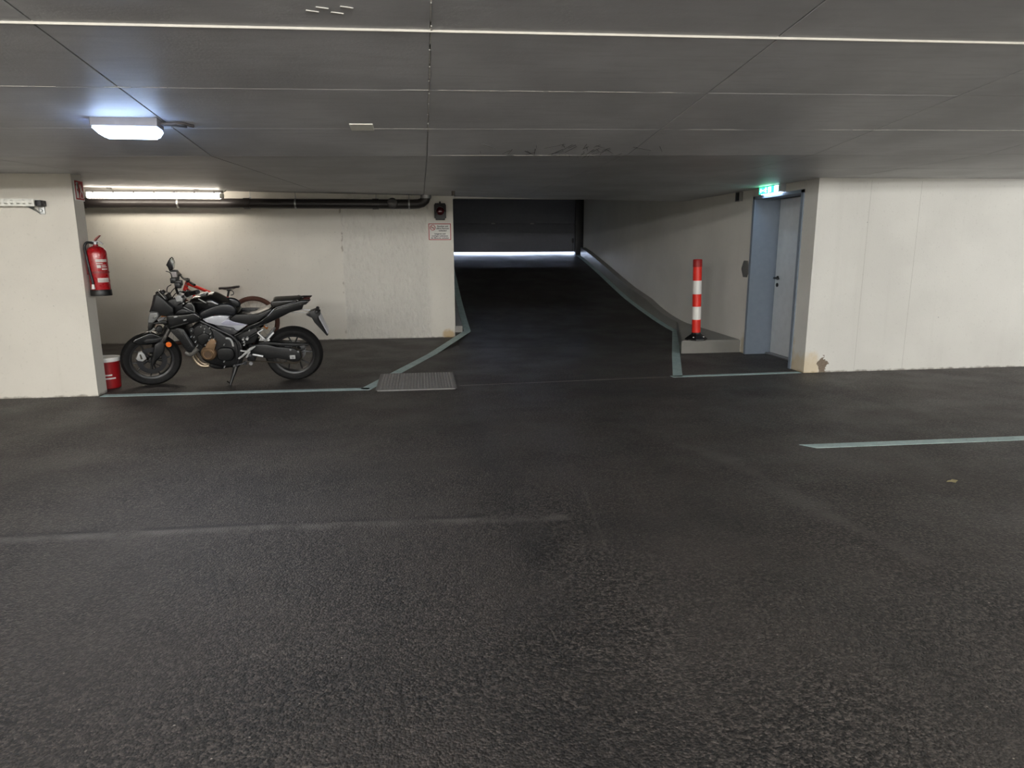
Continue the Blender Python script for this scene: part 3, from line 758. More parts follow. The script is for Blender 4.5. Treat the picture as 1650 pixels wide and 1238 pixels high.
bm = bmesh.new(); add_box(bm, -0.098, -0.088, -0.022, 0.022, 0.20, 0.40, 0.003); add_lathe(bm, [(0.0845, -0.010), (0.088, -0.010), (0.088, 0.010), (0.0845, 0.010)], (0, 0, 0.222), 'Z', 30, True); add_box(bm, -0.098, -0.030, -0.012, 0.012, 0.405, 0.418, 0.003)
obj('wall_bracket', bm, plain('bracket_red', (120, 26, 26), 0.45), E_)

# bucket
K_ = thing('bucket', 'red plastic bucket with white lid behind the left wall end', 'bucket', (-3.245, 7.345, 0))
lathe('body', [(0, 0.004), (0.112, 0.0), (0.118, 0.006), (0.130, 0.262), (0.134, 0.266), (0.134, 0.276), (0, 0.276)], M['red_plastic'], K_, axis='Z', seg=36)
lathe('lid', [(0, 0.310), (0.118, 0.310), (0.121, 0.318), (0.138, 0.318), (0.141, 0.312), (0.140, 0.278), (0.134, 0.277), (0, 0.277)], M['sign_white'], K_, axis='Z', seg=36)
bm = bmesh.new(); curved_label(bm, 0.124, -80, -30, 0.10, 0.115); curved_label(bm, 0.125, -80, -45, 0.135, 0.15)
tag(obj('label_scrap', bm, M['sign_white'], K_, sharp=60), kind='stuff')

# drain grating
G_ = thing('drain_grate', 'grey steel drain grating set flush in the asphalt', 'grating', (-0.083, 7.17, 0.0))
bm = bmesh.new(); W, D = 0.408, 0.458
for a in ((-W, W, -D, -D + 0.025), (-W, W, D - 0.025, D), (-W, -W + 0.025, -D, D), (W - 0.025, W, -D, D)): add_box(bm, a[0], a[1], a[2], a[3], -0.004, 0.014, 0.003)
obj('frame', bm, plain('worn_frame_steel', (112, 110, 108), 0.6, 0.2, 0.3, 60), G_)
box('sump_shade', -W + 0.01, W - 0.01, -D + 0.01, D - 0.01, -0.004, 0.003, M['joint'], G_)  # dark plate stands in for the shade below the bars; no pit is cut
bm = bmesh.new(); nb_ = 25
for k in range(nb_):
    x = -W + 0.03 + (2 * W - 0.06) * k / (nb_ - 1); add_box(bm, x - 0.0085, x + 0.0085, -D + 0.02, D - 0.02, 0.002, 0.013)
tag(obj('bearing_bars', bm, plain('worn_grating_steel', (128, 125, 123), 0.55, 0.2, 0.3, 60), G_, smooth=False), kind='stuff')
bm = bmesh.new()
for k in range(24):
    yy = -D + 0.04 + (2 * D - 0.08) * k / 23; add_box(bm, -W + 0.02, W - 0.02, yy - 0.005, yy + 0.005, 0.003, 0.0115)
tag(obj('cross_bars', bm, plain('worn_cross_steel', (112, 109, 108), 0.6, 0.2, 0.3, 60), G_, smooth=False), kind='stuff')

# flexible post on the raised corner
Q_ = thing('marker_post', 'red and white striped flexible post on black foot on the kerb', 'post', (3.66, 8.70, 0.1735), (0, R(-1.7), 0))
bm = bmesh.new()
f8 = lambda r, z, n=8, a0=22.5: [(r * math.cos(R(a0 + 360 / n * k)), r * math.sin(R(a0 + 360 / n * k)), z) for k in range(n)]
add_hull(bm, f8(0.150, 0.0), f8(0.146, 0.018)); add_hull(bm, f8(0.142, 0.018), f8(0.062, 0.080)); add_hull(bm, f8(0.062, 0.078), f8(0.058, 0.100))
obj('foot', bm, M['black_plastic'], Q_, smooth=False)
for a in (-130, -50, 50, 130): lathe('foot_bolt', [(0, 0.0), (0.012, 0.0), (0.011, 0.008), (0, 0.010)], M['galv'], Q_, (0.112 * math.cos(R(a)), 0.112 * math.sin(R(a)), 0.040), 'Z', 8)
red = plain('post_red', (226, 44, 30), 0.42); wht = plain('post_reflective_white', (236, 234, 228), 0.4, var=0.04)
for nm, z0, z1, mt, r in (('red_band', 0.098, 0.272, red, 0.0575), ('white_band', 0.272, 0.446, wht, 0.0590), ('red_band', 0.446, 0.612, red, 0.0575), ('white_band', 0.612, 0.790, wht, 0.0590), ('red_band', 0.790, 0.970, red, 0.0575)):
    lathe(nm, [(0, z0), (r, z0), (r, z1), (0, z1)], mt, Q_, axis='Z', seg=32)
lathe('cap', [(0, 0.970), (0.0590, 0.970), (0.0600, 0.975), (0.0595, 1.062), (0.054, 1.070), (0, 1.072)], plain('post_cap_dark_red', (150, 24, 22), 0.5), Q_, axis='Z', seg=32)

# fittings on the ramp side wall
H_ = slab('blank_plate', [(-0.055, -0.108), (0.055, -0.108), (0.112, -0.01), (0.112, 0.01), (0.055, 0.108), (-0.055, 0.108), (-0.112, 0.01), (-0.112, -0.01)], -0.006, 0.001, plain('hex_plate_grey', (108, 108, 106), 0.55), None, 0.002)
H_.location = (4.25, 8.585, 1.115); H_.rotation_euler = (0, 0, R(-90))
tag(H_, 'dark grey elongated hexagonal plate on the wall left of the side door', 'plate')
W_ = thing('wall_box', 'small dark grey metal box high on the wall left of the side door', 'box', (4.25, 8.85, 2.056), (0, 0, R(-90)))
box('case', -0.062, 0.062, -0.050, 0.0, -0.062, 0.062, plain('box_grey', (128, 126, 124), 0.4), W_, 0.005)
box('dark_front', -0.052, 0.052, -0.054, -0.046, -0.052, 0.052, M['black_plastic'], W_, 0.003)

# exit sign (faces the ramp, -x)
X_ = thing('exit_sign', 'lit green exit sign above the side door', 'sign', (4.25, 7.995, 2.085), (0, 0, R(-90)))
# local x runs towards the camera end, local -y is the face
box('housing', -0.235, 0.290, -0.062, 0.0, -0.052, 0.034, plain('exit_housing', (196, 202, 206), 0.4), X_, 0.006)
face = box('green_panel', -0.228, 0.120, -0.066, -0.058, -0.046, 0.028, M['exit_green'], X_, 0.002)
box('pale_panel', 0.132, 0.228, -0.066, -0.058, -0.046, 0.028, glow('exit_pale', (170, 240, 225), 5.0), X_, 0.002)
bm = bmesh.new()
add_lathe(bm, [(0, -0.0695), (0.008, -0.0695), (0.008, -0.065), (0, -0.065)], (-0.062, 0, 0.016), 'Y', 12)
for poly in ([(-0.075, 0.006), (-0.056, 0.009), (-0.060, -0.014), (-0.074, -0.014)], [(-0.074, -0.014), (-0.066, -0.014), (-0.082, -0.026), (-0.098, -0.028), (-0.098, -0.022), (-0.084, -0.020)],
             [(-0.068, -0.014), (-0.059, -0.014), (-0.044, -0.028), (-0.052, -0.040), (-0.060, -0.040), (-0.054, -0.028)], [(-0.058, 0.008), (-0.054, 0.003), (-0.040, -0.006), (-0.036, -0.002), (-0.046, 0.006)],
             [(-0.074, 0.006), (-0.078, 0.000), (-0.094, -0.004), (-0.096, 0.002), (-0.084, 0.005)],
             [(-0.205, -0.008), (-0.180, 0.016), (-0.180, -0.001), (-0.125, -0.001), (-0.125, -0.015), (-0.180, -0.015), (-0.180, -0.032)],
             [(0.000, -0.040), (0.060, -0.040), (0.060, 0.022), (0.000, 0.022)]):
    add_slab(bm, poly, -0.0695, -0.065, 0.0004)
tag(obj('running_figure', bm, M['exit_white'], face, smooth=False), kind='stuff')

box('down_light', -0.20, 0.24, -0.052, -0.012, -0.0545, -0.051, glow('down_light_diffuser', (190, 218, 255), 28.0), X_)

# dry leaf
bm = bmesh.new(); rs = random.Random(5)
out = [(-0.036, 0.0), (-0.020, 0.014), (-0.004, 0.010), (0.006, 0.020), (0.018, 0.009), (0.034, 0.004), (0.020, -0.006), (0.010, -0.016), (-0.004, -0.008), (-0.020, -0.012)]
cv = bm.verts.new((0, 0, 0.006)); ring = [bm.verts.new((x, y, 0.004 + 0.012 * abs(math.sin(9 * i)))) for i, (x, y) in enumerate(out)]
for i in range(len(ring)): bm.faces.new((cv, ring[i], ring[(i + 1) % len(ring)]))
ret = bmesh.ops.extrude_face_region(bm, geom=bm.faces[:]); bmesh.ops.translate(bm, verts=[v for v in ret['geom'] if isinstance(v, bmesh.types.BMVert)], vec=(0, 0, -0.0012))
LF = obj('dry_leaf', bm, plain('dry_leaf_brown', (150, 140, 104), 0.7)); LF.location = (3.14, 3.505, 0); LF.rotation_euler = (0, 0, R(-12))
tag(LF, 'small dry brown leaf lying on the asphalt in front of the painted line', 'leaf')

# ------------------------------------------------------------------ bicycle by the back wall (heading left, bar turned)
M['bike_red'] = plain('bicycle_red', (216, 42, 30), 0.35, coat=0.3)
M['tyre_brown'] = plain('tyre_tan_wall', (84, 50, 38), 0.75)
M['tyre_black'] = plain('tyre_rubber', (26, 26, 27), 0.7)
M['rim_black'] = plain('rim_black', (28, 28, 29), 0.4)
M['spoke'] = plain('spoke_steel', (120, 118, 114), 0.35, 0.8)
M['amber'] = plain('amber_reflector', (232, 140, 50), 0.35)
M['saddle'] = plain('saddle_vinyl', (58, 54, 54), 0.5)

BC = thing('bicycle', 'red mountain bicycle with black saddle parked behind the motorcycle', 'bicycle', (-2.455, 10.33, 0))
def cycle_wheel(parent, hub):
    w = lathe('wheel', [(0.296, -0.012), (0.300, -0.014), (0.314, -0.012), (0.314, 0.012), (0.300, 0.014), (0.296, 0.012)], M['rim_black'], parent, hub, 'Y', 56, True)
    prof = [(0.330 + 0.032 * math.cos(a), 0.030 * math.sin(a)) for a in [2 * math.pi * k / 12 for k in range(12)]]
    lathe('tyre', prof, M['tyre_brown'], w, hub, 'Y', 64, True)
    bm = bmesh.new(); hx, hy, hz = hub
    for k in range(28):
        a = 2 * math.pi * k / 28; b = a + (0.55 if k % 2 else -0.55); s = 0.026 if k % 4 < 2 else -0.026
        add_tube(bm, [(hx + 0.022 * math.cos(b), hy + s, hz + 0.022 * math.sin(b)), (hx + 0.300 * math.cos(a), hy, hz + 0.300 * math.sin(a))], 0.0013, 4)
    add_tube(bm, [(hx, hy - 0.05, hz), (hx, hy + 0.05, hz)], 0.016, 12)
    obj('spokes', bm, M['spoke'], w)
    for a in (148, 328):
        xf = Matrix.Translation((hx, hy, hz)) @ Matrix.Rotation(R(-a), 4, 'Y')
        box('reflector', 0.13, 0.215, -0.008, 0.008, -0.017, 0.017, M['amber'], w, 0.004, xf)
    return w
cycle_wheel(BC, (0, 0, 0.362))
FX, FZ = -1.09, 0.362
HT, HB = Vector((-0.875, 0, 0.945)), Vector((-0.925, 0, 0.815))
ST, BB = Vector((-0.345, 0, 0.72)), Vector((-0.44, 0, 0.315))
bm = bmesh.new()
add_tube(bm, [HB, HT], [0.030, 0.027], 14)
add_tube(bm, [HT - Vector((0, 0, .03)), ST - Vector((.01, 0, .04))], [0.024, 0.018], 12)
add_tube(bm, [HB + Vector((.01, 0, .03)), BB], [0.030, 0.026], 12)
add_tube(bm, [ST, BB], 0.018, 12)
for s in (-1, 1):
    add_tube(bm, [BB + Vector((0, s * .03, 0)), (-0.2, s * .055, 0.33), (0, s * .065, 0.362)], 0.010, 8)
    add_tube(bm, [ST - Vector((0.01, -s * .02, .05)), (-0.12, s * .055, 0.49), (0, s * .065, 0.362)], 0.009, 8)
obj('frame', bm, M['bike_red'], BC)
bm = bmesh.new(); add_tube(bm, [ST - Vector((.02, 0, .08)), (-0.318, 0, 0.815)], 0.0145, 12); add_box(bm, -0.345, -0.29, -0.022, 0.022, 0.800, 0.826, 0.006)
add_tube(bm, spline([(-0.30, 0, 0.815), (-0.262, 0, 0.79), (-0.262, 0, 0.752), (-0.300, 0, 0.740)], 4), 0.006, 6)
obj('seat_post', bm, M['rim_black'], BC)
bm = bmesh.new()
prof = [(-0.455, 0.018, 0.846), (-0.42, 0.026, 0.850), (-0.36, 0.034, 0.852), (-0.30, 0.052, 0.856), (-0.25, 0.070, 0.862), (-0.20, 0.072, 0.868), (-0.178, 0.055, 0.868)]
prev = None
for x, w, z in prof:
    ring = [bm.verts.new((x, w * math.cos(t), z + (0.010 if math.sin(t) > 0 else 0.024) * math.sin(t))) for t in [2 * math.pi * k / 14 for k in range(14)]]
    if prev:
        for k in range(14): bm.faces.new((prev[k], prev[(k + 1) % 14], ring[(k + 1) % 14], ring[k]))
    else: bm.faces.new(ring)
    prev = ring
bm.faces.new(prev[::-1]); sd = obj('saddle', bm, M['saddle'], BC)
bm = bmesh.new()
for s in (-1, 1): add_tube(bm, spline([(-0.43, s * .012, 0.836), (-0.36, s * .022, 0.822), (-0.28, s * .022, 0.824), (-0.21, s * .03, 0.848)], 4), 0.0035, 6)
obj('saddle_rail', bm, M['spoke'], sd)
bm = bmesh.new(); add_lathe(bm, [(0, -0.062), (0.085, -0.062), (0.088, -0.058), (0.085, -0.054), (0, -0.054)], tuple(BB), 'Y', 30)
add_tube(bm, [BB + Vector((0, -.07, 0)), BB + Vector((0.10, -.08, -0.14))], 0.010, 8); add_tube(bm, [BB + Vector((0, .07, 0)), BB + Vector((-0.10, .08, 0.14))], 0.010, 8); add_tube(bm, [BB + Vector((0, -.07, 0)), BB + Vector((0, .07, 0))], 0.016, 10)
obj('crank', bm, M['rim_black'], BC)
for dx, y, dz in ((0.10, -0.125, -0.14), (-0.10, 0.125, 0.14)): box('pedal', BB.x + dx - 0.045, BB.x + dx + 0.045, y - 0.045, y + 0.045, BB.z + dz - 0.010, BB.z + dz + 0.010, M['black_plastic'], BC, 0.003)
# steered part: turned about the steering axis
ax = (HT - HB).normalized()
XF = Matrix.Translation(HB) @ Matrix.Rotation(R(38), 4, ax) @ Matrix.Translation(-HB)
cycle_wheel(BC, (FX, 0, FZ + 0.004))
bm = bmesh.new()
add_tube(bm, [HB - ax * 0.01, HB - ax * 0.05], 0.026, 12); add_tube(bm, [HB - ax * 0.06 + Vector((0, -.065, 0)), HB - ax * 0.06 + Vector((0, .065, 0))], 0.022, 10)
for s in (-1, 1): add_tube(bm, [HB - ax * 0.05 + Vector((0, s * .06, 0)), Vector((FX + .01, s * .06, FZ + .12)), Vector((FX, s * .06, FZ))], [0.020, 0.018, 0.015], 10)
obj('fork', bm, M['rim_black'], BC)
SB = HT + ax * 0.03 + Vector((-0.055, 0, 0.012))
bm = bmesh.new(); add_tube(bm, [HT, HT + ax * 0.045], 0.020, 12); add_tube(bm, [HT + ax * 0.028, SB], 0.017, 12); obj('stem', bm, M['rim_black'], BC)
bm = bmesh.new(); add_tube(bm, spline([SB + Vector((0.02, -.33, 0.0)), SB + Vector((0.0, -.10, 0.005)), SB, SB + Vector((0.0, .10, 0.005)), SB + Vector((0.02, .33, 0.03))], 5), 0.0135, 10)
hb = obj('handlebar', bm, M['rim_black'], BC)
for s in (-1, 1):
    tube('grip', [SB + Vector((0.012, s * .215, 0.003 + 0.012 * (s > 0))), SB + Vector((0.021, s * .345, 0.0 + 0.03 * (s > 0)))], 0.0175, M['black_plastic'], hb, 12)
    tube('brake_lever', [SB + Vector((-0.012, s * .17, 0.0)), SB + Vector((-0.055, s * .20, -0.018)), SB + Vector((-0.052, s * .29, -0.03))], 0.006, M['rim_black'], hb, 8)
    box('shifter', SB.x - 0.03, SB.x + 0.02, SB.y + s * .165 - 0.02, SB.y + s * .165 + 0.02, SB.z + 0.004, SB.z + 0.032, M['rim_black'], hb, 0.006)
XF = Matrix()

# ------------------------------------------------------------------ motorcycle
M['body_black'] = plain('motorcycle_black_paint', (9, 9, 10), 0.26, coat=0.2, var=0.05, rv=0.01)
M['satin_black'] = plain('motorcycle_satin_black', (14, 14, 15), 0.42, var=0.05, rv=0.015)
M['cover_blue_black'] = plain('motorcycle_blue_black', (14, 16, 21), 0.38, var=0.05, rv=0.015)
M['silver_panel'] = plain('motorcycle_silver_panel', (188, 190, 196), 0.34, 0.35)
M['grey_metal'] = plain('cast_alloy', (172, 172, 170), 0.40, 0.25)
M['bronze'] = plain('bronze_engine_cover', (134, 108, 82), 0.38, 0.55)
M['engine'] = plain('engine_black', (11, 11, 12), 0.45, 0.2)
M['header'] = plain('header_pipe_steel', (176, 160, 138), 0.33, 0.8)
M['seat_top'] = plain('seat_vinyl', (40, 39, 37), 0.30, var=0.04, rv=0.02)
M['moto_tyre'] = plain('motorcycle_tyre', (11, 10, 10), 0.75, spec=0.3)
M['clear_lens'] = plain('headlamp_lens', (120, 120, 118), 0.12, 0.1)
M['mirror_glass'] = plain('mirror_glass', (225, 226, 224), 0.05, 1.0, 0.02)
M['chain'] = plain('chain_steel', (72, 66, 58), 0.45, 0.7)
M['orange_reflector'] = plain('orange_reflector', (220, 104, 34), 0.35)
M['smoke_screen'] = plain('smoked_screen', (44, 38, 38), 0.15)

MC = thing('motorcycle', 'black naked motorcycle with silver side panels leaning on its side stand', 'motorcycle', (-2.849, 7.44, 0), (R(10), 0, R(3.2)))
sym = lambda name, poly, w, t, mat, r=0.006: [slab(name, poly, *(sorted((s * w, s * (w - t)))), mat, MC, r) for s in (-1, 1)]

def moto_wheel(name, hub, Ro, tw, ri, n, sw, twist):
    h = Vector(hub)
    a = tw / 2
    w = lathe(name, [(ri, -a * 0.72), (ri - 0.012, -a * 0.60), (ri - 0.020, 0), (ri - 0.012, a * 0.60), (ri, a * 0.72), (ri + 0.014, a * 0.74), (ri + 0.010, 0), (ri + 0.014, -a * 0.74)], M['rim_black'], MC, hub, 'Y', 64, True)
    side = ri + 0.008
    prof = [(side, -a * 0.74), (side + (Ro - side) * 0.35, -a * 0.97), (side + (Ro - side) * 0.62, -a * 0.95), (side + (Ro - side) * 0.86, -a * 0.66), (Ro - 0.004, -a * 0.30), (Ro, 0), (Ro - 0.004, a * 0.30), (side + (Ro - side) * 0.86, a * 0.66), (side + (Ro - side) * 0.62, a * 0.95), (side + (Ro - side) * 0.35, a * 0.97), (side, a * 0.74), (side + 0.01, 0)]
    lathe('tyre', prof, M['moto_tyre'], w, hub, 'Y', 72, True)
    for k in range(n):
        bm = bmesh.new(); ang = 2 * math.pi * k / n + twist
        for d in (-1, 1):
            a0, a1 = ang + d * 0.10, ang + d * 0.27
            p = [h + Vector((0.045 * math.cos(a0), 0, 0.045 * math.sin(a0))), h + Vector((ri * 0.55 * math.cos(ang + d * 0.13), 0, ri * 0.55 * math.sin(ang + d * 0.13))), h + Vector((ri * math.cos(a1), 0, ri * math.sin(a1)))]
            add_tube(bm, p, [sw * 1.25, sw, sw * 0.95], 8)
        obj('spoke', bm, M['rim_black'], w)
    lathe('hub', [(0, -a * 0.9), (0.034, -a * 0.9), (0.045, -a * 0.5), (0.045, a * 0.5), (0.034, a * 0.9), (0, a * 0.9)], M['satin_black'], w, hub, 'Y', 24)
    return w
def disc(name, hub, y, r, parent, mat, inner=0.6):
    bm = bmesh.new()
    add_lathe(bm, [(r * inner, y - .002), (r, y - .002), (r, y + .002), (r * inner, y + .002)], hub, 'Y', 44, True)
    for k in range(6):
        a = k * math.pi / 3; add_tube(bm, [(hub[0] + 0.04 * math.cos(a), y + hub[1], hub[2] + 0.04 * math.sin(a)), (hub[0] + r * 0.65 * math.cos(a + .25), y + hub[1], hub[2] + r * 0.65 * math.sin(a + .25))], 0.006, 6)
    return obj(name, bm, mat, parent)

RH = (1.4616, 0.0, 0.300)
rw = moto_wheel('rear_wheel', RH, 0.302, 0.152, 0.208, 5, 0.0085, 0.3)
disc('sprocket', RH, -0.088, 0.088, rw, M['chain'], 0.62)
lathe('axle', [(0, -0.150), (0.013, -0.150), (0.013, 0.150), (0, 0.150)], M['steel'], rw, RH, 'Y', 14)
disc('brake_disc', RH, 0.085, 0.115, rw, M['steel'])

# drive chain: two runs and the wrap
cx0, cz0 = [(1.0285, 0.2894)][0]
c = [(cx0, -0.088, cz0 + 0.032), (RH[0], -0.088, RH[2] + 0.088)]
c += [(RH[0] + 0.088 * math.cos(t), -0.088, RH[2] + 0.088 * math.sin(t)) for t in [math.pi / 2 - k * math.pi / 8 for k in range(1, 8)]]
c += [(RH[0], -0.088, RH[2] - 0.088), (cx0, -0.088, cz0 - 0.032), (cx0 - 0.032, -0.088, cz0), (cx0, -0.088, cz0 + 0.032)]
tube('chain', c, 0.0085, M['chain'], MC, 6)

# swing arm, chain guard, hub carrier
for s in (-1, 1):
    y0, y1 = sorted((s * 0.135, s * 0.098))
    bm = bmesh.new(); add_slab(bm, [(1.0507, 0.4393), (1.1381, 0.4501), (1.2241, 0.4441), (1.3146, 0.4138), (1.4076, 0.404), (1.476, 0.3949), (1.5358, 0.3549), (1.5503, 0.2988), (1.521, 0.2508), (1.4631, 0.2424), (1.4017, 0.2656), (1.3094, 0.2898), (1.197, 0.2938), (1.1064, 0.3211), (1.0421, 0.3576)], y0, y1, 0.008)
    obj('swing_arm', bm, M['satin_black'], MC)
slab('arm_recess', [(1.1344, 0.4035), (1.2205, 0.3966), (1.3111, 0.3661), (1.366, 0.3505), (1.3159, 0.3508), (1.205, 0.3648), (1.1383, 0.3808)], -0.1375, -0.130, M['joint'], MC, 0.002)
slab('chain_guard', [(1.1262, 0.4625), (1.2014, 0.4725), (1.275, 0.4634), (1.3862, 0.4518), (1.511, 0.4438), (1.6306, 0.4367), (1.6362, 0.4275), (1.5723, 0.4213), (1.483, 0.4103), (1.3649, 0.4237), (1.2601, 0.4379), (1.1605, 0.4342)], -0.128, -0.060, M['satin_black'], MC, 0.003)
box('axle_block', RH[0] - 0.030, RH[0] + 0.026, -0.146, -0.134, RH[2] - 0.020, RH[2] + 0.022, M['grey_metal'], MC, 0.004)
for px in [(1.4446, 0.3834), (1.5213, 0.3587)]: lathe('arm_bolt', [(0, -0.143), (0.010, -0.143), (0.012, -0.134), (0, -0.134)], M['steel'], MC, (px[0], 0, px[1]), 'Y', 12)
bm = bmesh.new()
add_box(bm, cx0 - 0.03, cx0 + 0.05, -0.135, 0.135, cz0 - 0.02, cz0 + 0.06, 0.01)
obj('arm_pivot', bm, M['satin_black'], MC)
# rear hugger
hug = [(1.1585, 0.4136), (1.1764, 0.4682), (1.2129, 0.5219), (1.2477, 0.5585), (1.2749, 0.5816), (1.2857, 0.5643), (1.2516, 0.5345), (1.212, 0.4808), (1.1866, 0.4127)]
slab('mudguard', hug, -0.075, 0.075, plain('mudguard_grey', (92, 96, 98), 0.35), MC, 0.006)

# engine
slab('engine_block', dense([(0.4653, 0.5966), (0.5354, 0.6799), (0.6279, 0.7103), (0.7211, 0.6489), (0.8026, 0.5806), (0.8783, 0.505), (0.9305, 0.4292), (0.9215, 0.2932), (0.8694, 0.2125), (0.7944, 0.2015), (0.7108, 0.2185), (0.6295, 0.249), (0.5633, 0.2992), (0.5319, 0.3815), (0.4898, 0.4701)], 2), -0.150, 0.150, M['engine'], MC, 0.03)
slab('cylinder_head', [(0.5077, 0.6313), (0.5674, 0.6821), (0.6507, 0.6865), (0.7008, 0.6129), (0.7089, 0.5332), (0.6453, 0.455), (0.59, 0.4434), (0.5425, 0.4916)], -0.165, 0.165, M['engine'], MC, 0.012)
slab('cylinder_cover', [(0.5555, 0.5739), (0.6247, 0.6049), (0.6747, 0.5771), (0.6613, 0.5178), (0.6019, 0.473), (0.5579, 0.501)], -0.182, -0.150, M['engine'], MC, 0.008)
cvx, cvz = [(0.6386, 0.3793)][0]
bm = bmesh.new(); add_lathe(bm, [(0, -0.205), (0.036, -0.205), (0.040, -0.210), (0.047, -0.210), (0.050, -0.200), (0.064, -0.190), (0.076, -0.172), (0.078, -0.13), (0, -0.13)], (cvx, 0, cvz), 'Y', 36)
gc = obj('generator_cover', bm, M['bronze'], MC)
lathe('cover_cap', [(0, -0.2075), (0.034, -0.2075), (0.036, -0.2045), (0, -0.2045)], plain('bronze_dark', (92, 74, 58), 0.45, 0.5), gc, (cvx, 0, cvz), 'Y', 30)
slab('bronze_case', dense([(0.6155, 0.4392), (0.6409, 0.4985), (0.6816, 0.5371), (0.7173, 0.5361), (0.7303, 0.4957), (0.7119, 0.4428), (0.689, 0.4032), (0.6403, 0.3981)], 2), -0.188, -0.140, M['bronze'], MC, 0.008)
for px in [(0.5093, 0.6307), (0.4977, 0.5654), (0.5237, 0.5614), (0.5319, 0.5116), (0.5406, 0.4649), (0.6058, 0.6706), (0.6381, 0.6469), (0.6281, 0.6144), (0.6832, 0.6523), (0.6847, 0.5931), (0.682, 0.5568), (0.6223, 0.4756), (0.6646, 0.5275), (0.7104, 0.5361), (0.7236, 0.4925), (0.7799, 0.2883), (0.7757, 0.2268), (0.8013, 0.47)]:
    lathe('engine_bolt', [(0, -0.193), (0.0045, -0.193), (0.006, -0.188), (0.006, -0.14), (0, -0.14)], M['grey_metal'], MC, (px[0], 0, px[1]), 'Y', 8)
slab('sprocket_cover', dense([(0.731, 0.4187), (0.7996, 0.4367), (0.8705, 0.4209), (0.8871, 0.3525), (0.8565, 0.299), (0.7707, 0.2953), (0.7196, 0.3243)], 2), -0.180, -0.130, M['engine'], MC, 0.012)
slab('water_hose', dense([(0.4765, 0.6357), (0.5093, 0.661), (0.5361, 0.6407), (0.525, 0.6015), (0.4939, 0.5892)], 2), -0.170, -0.10, M['engine'], MC, 0.008)
tube('coolant_pipe', [(0.8211, -0.15, 0.5335), (0.8575, -0.155, 0.5273), (0.8778, -0.155, 0.4932), (0.8835, -0.15, 0.4443)], 0.011, M['grey_metal'], MC, 10, True)
slab('belly_exhaust', dense([(0.6106, 0.2289), (0.6451, 0.2619), (0.703, 0.2872), (0.7775, 0.2983), (0.8881, 0.3012), (0.9272, 0.2654), (0.915, 0.2105), (0.8153, 0.2018), (0.7335, 0.1856), (0.667, 0.1923)], 2), -0.140, 0.120, M['engine'], MC, 0.022)
for pts in ([(0.4502, -0.06, 0.3745), (0.4592, -0.06, 0.3059), (0.4823, -0.06, 0.2502), (0.5203, -0.06, 0.2142), (0.5621, -0.06, 0.2057), (0.6053, -0.06, 0.2076)], [(0.4442, 0.05, 0.338), (0.4606, 0.05, 0.2751), (0.485, 0.05, 0.2254), (0.5242, 0.05, 0.1925), (0.5786, 0.05, 0.1799)]):
    tube('header_pipe', pts, 0.0175, M['header'], MC, 14, True)
slab('radiator', [(0.2895, 0.6347), (0.3749, 0.6586), (0.4307, 0.6375), (0.5216, 0.4291), (0.4677, 0.3837), (0.4219, 0.3987), (0.3724, 0.5138)], -0.150, 0.150, M['satin_black'], MC, 0.012)
bm = bmesh.new()
for k in range(14):
    u = k / 13.0
    a0, a1, b0, b1 = [Vector(v) for v in [(0.3313, -0.153, 0.6405), (0.4243, -0.153, 0.4197), (0.3739, -0.153, 0.6524), (0.4675, -0.153, 0.4317)]]
    add_tube(bm, [a0.lerp(a1, u), b0.lerp(b1, u)], 0.0035, 4)
tag(obj('radiator_guard', bm, M['satin_black'], MC), kind='stuff')
tube('radiator_rib', [(0.4274, -0.158, 0.6067), (0.4587, -0.158, 0.5333), (0.4902, -0.158, 0.4593)], 0.007, plain('radiator_grey', (70, 70, 72), 0.4), MC, 8)
tube('lower_hose', [(0.4056, -0.1, 0.3758), (0.4489, -0.115, 0.3591), (0.4924, -0.13, 0.3896), (0.5362, -0.14, 0.4319)], 0.026, plain('hose_grey', (104, 102, 98), 0.45, 0.4), MC, 14, True)

# frame tubes
for s in (-1, 1):
    Y = -0.14
    def mir(L): return [(p[0], s * abs(p[1]), p[2]) for p in L]
    tube('frame_tube', mir([(0.3924, -0.07, 0.765), (0.5318, -0.12, 0.7497), (0.6135, -0.14, 0.7078), (0.7187, -0.14, 0.6461), (0.8139, -0.14, 0.5905), (0.892, -0.14, 0.535), (0.9314, -0.14, 0.453), (0.9293, -0.14, 0.3238), (0.8994, -0.14, 0.2216)]), 0.019, M['satin_black'], MC, 12, True)
    tube('rear_frame', mir([(0.8999, -0.11, 0.5456), (1.007, -0.1, 0.5932), (1.1391, -0.09, 0.6404), (1.2915, -0.08, 0.7008), (1.4846, -0.07, 0.794)]), 0.013, M['satin_black'], MC, 10, True)
    tube('rear_stay', mir([(0.9393, -0.12, 0.4463), (1.0179, -0.11, 0.5085), (1.16, -0.1, 0.5891)]), 0.012, M['satin_black'], MC, 10)
    slab('pivot_plate', [(0.8927, 0.4879), (0.9427, 0.4999), (0.9679, 0.4519), (0.9636, 0.3568), (0.9462, 0.2544), (0.9102, 0.2074), (0.8611, 0.2092), (0.8804, 0.3255)], *sorted((s * 0.150, s * 0.125)), M['satin_black'], MC, 0.006)
slab('battery_box', [(0.8592, 0.5577), (0.9977, 0.5942), (1.1236, 0.6245), (1.1331, 0.5365), (1.0939, 0.4559), (0.9924, 0.4317), (0.9187, 0.434)], -0.095, 0.095, M['satin_black'], MC, 0.012)
tube('shock_absorber', [(1.0321, -0.02, 0.5481), (1.0228, -0.02, 0.3422)], 0.032, M['satin_black'], MC, 14)
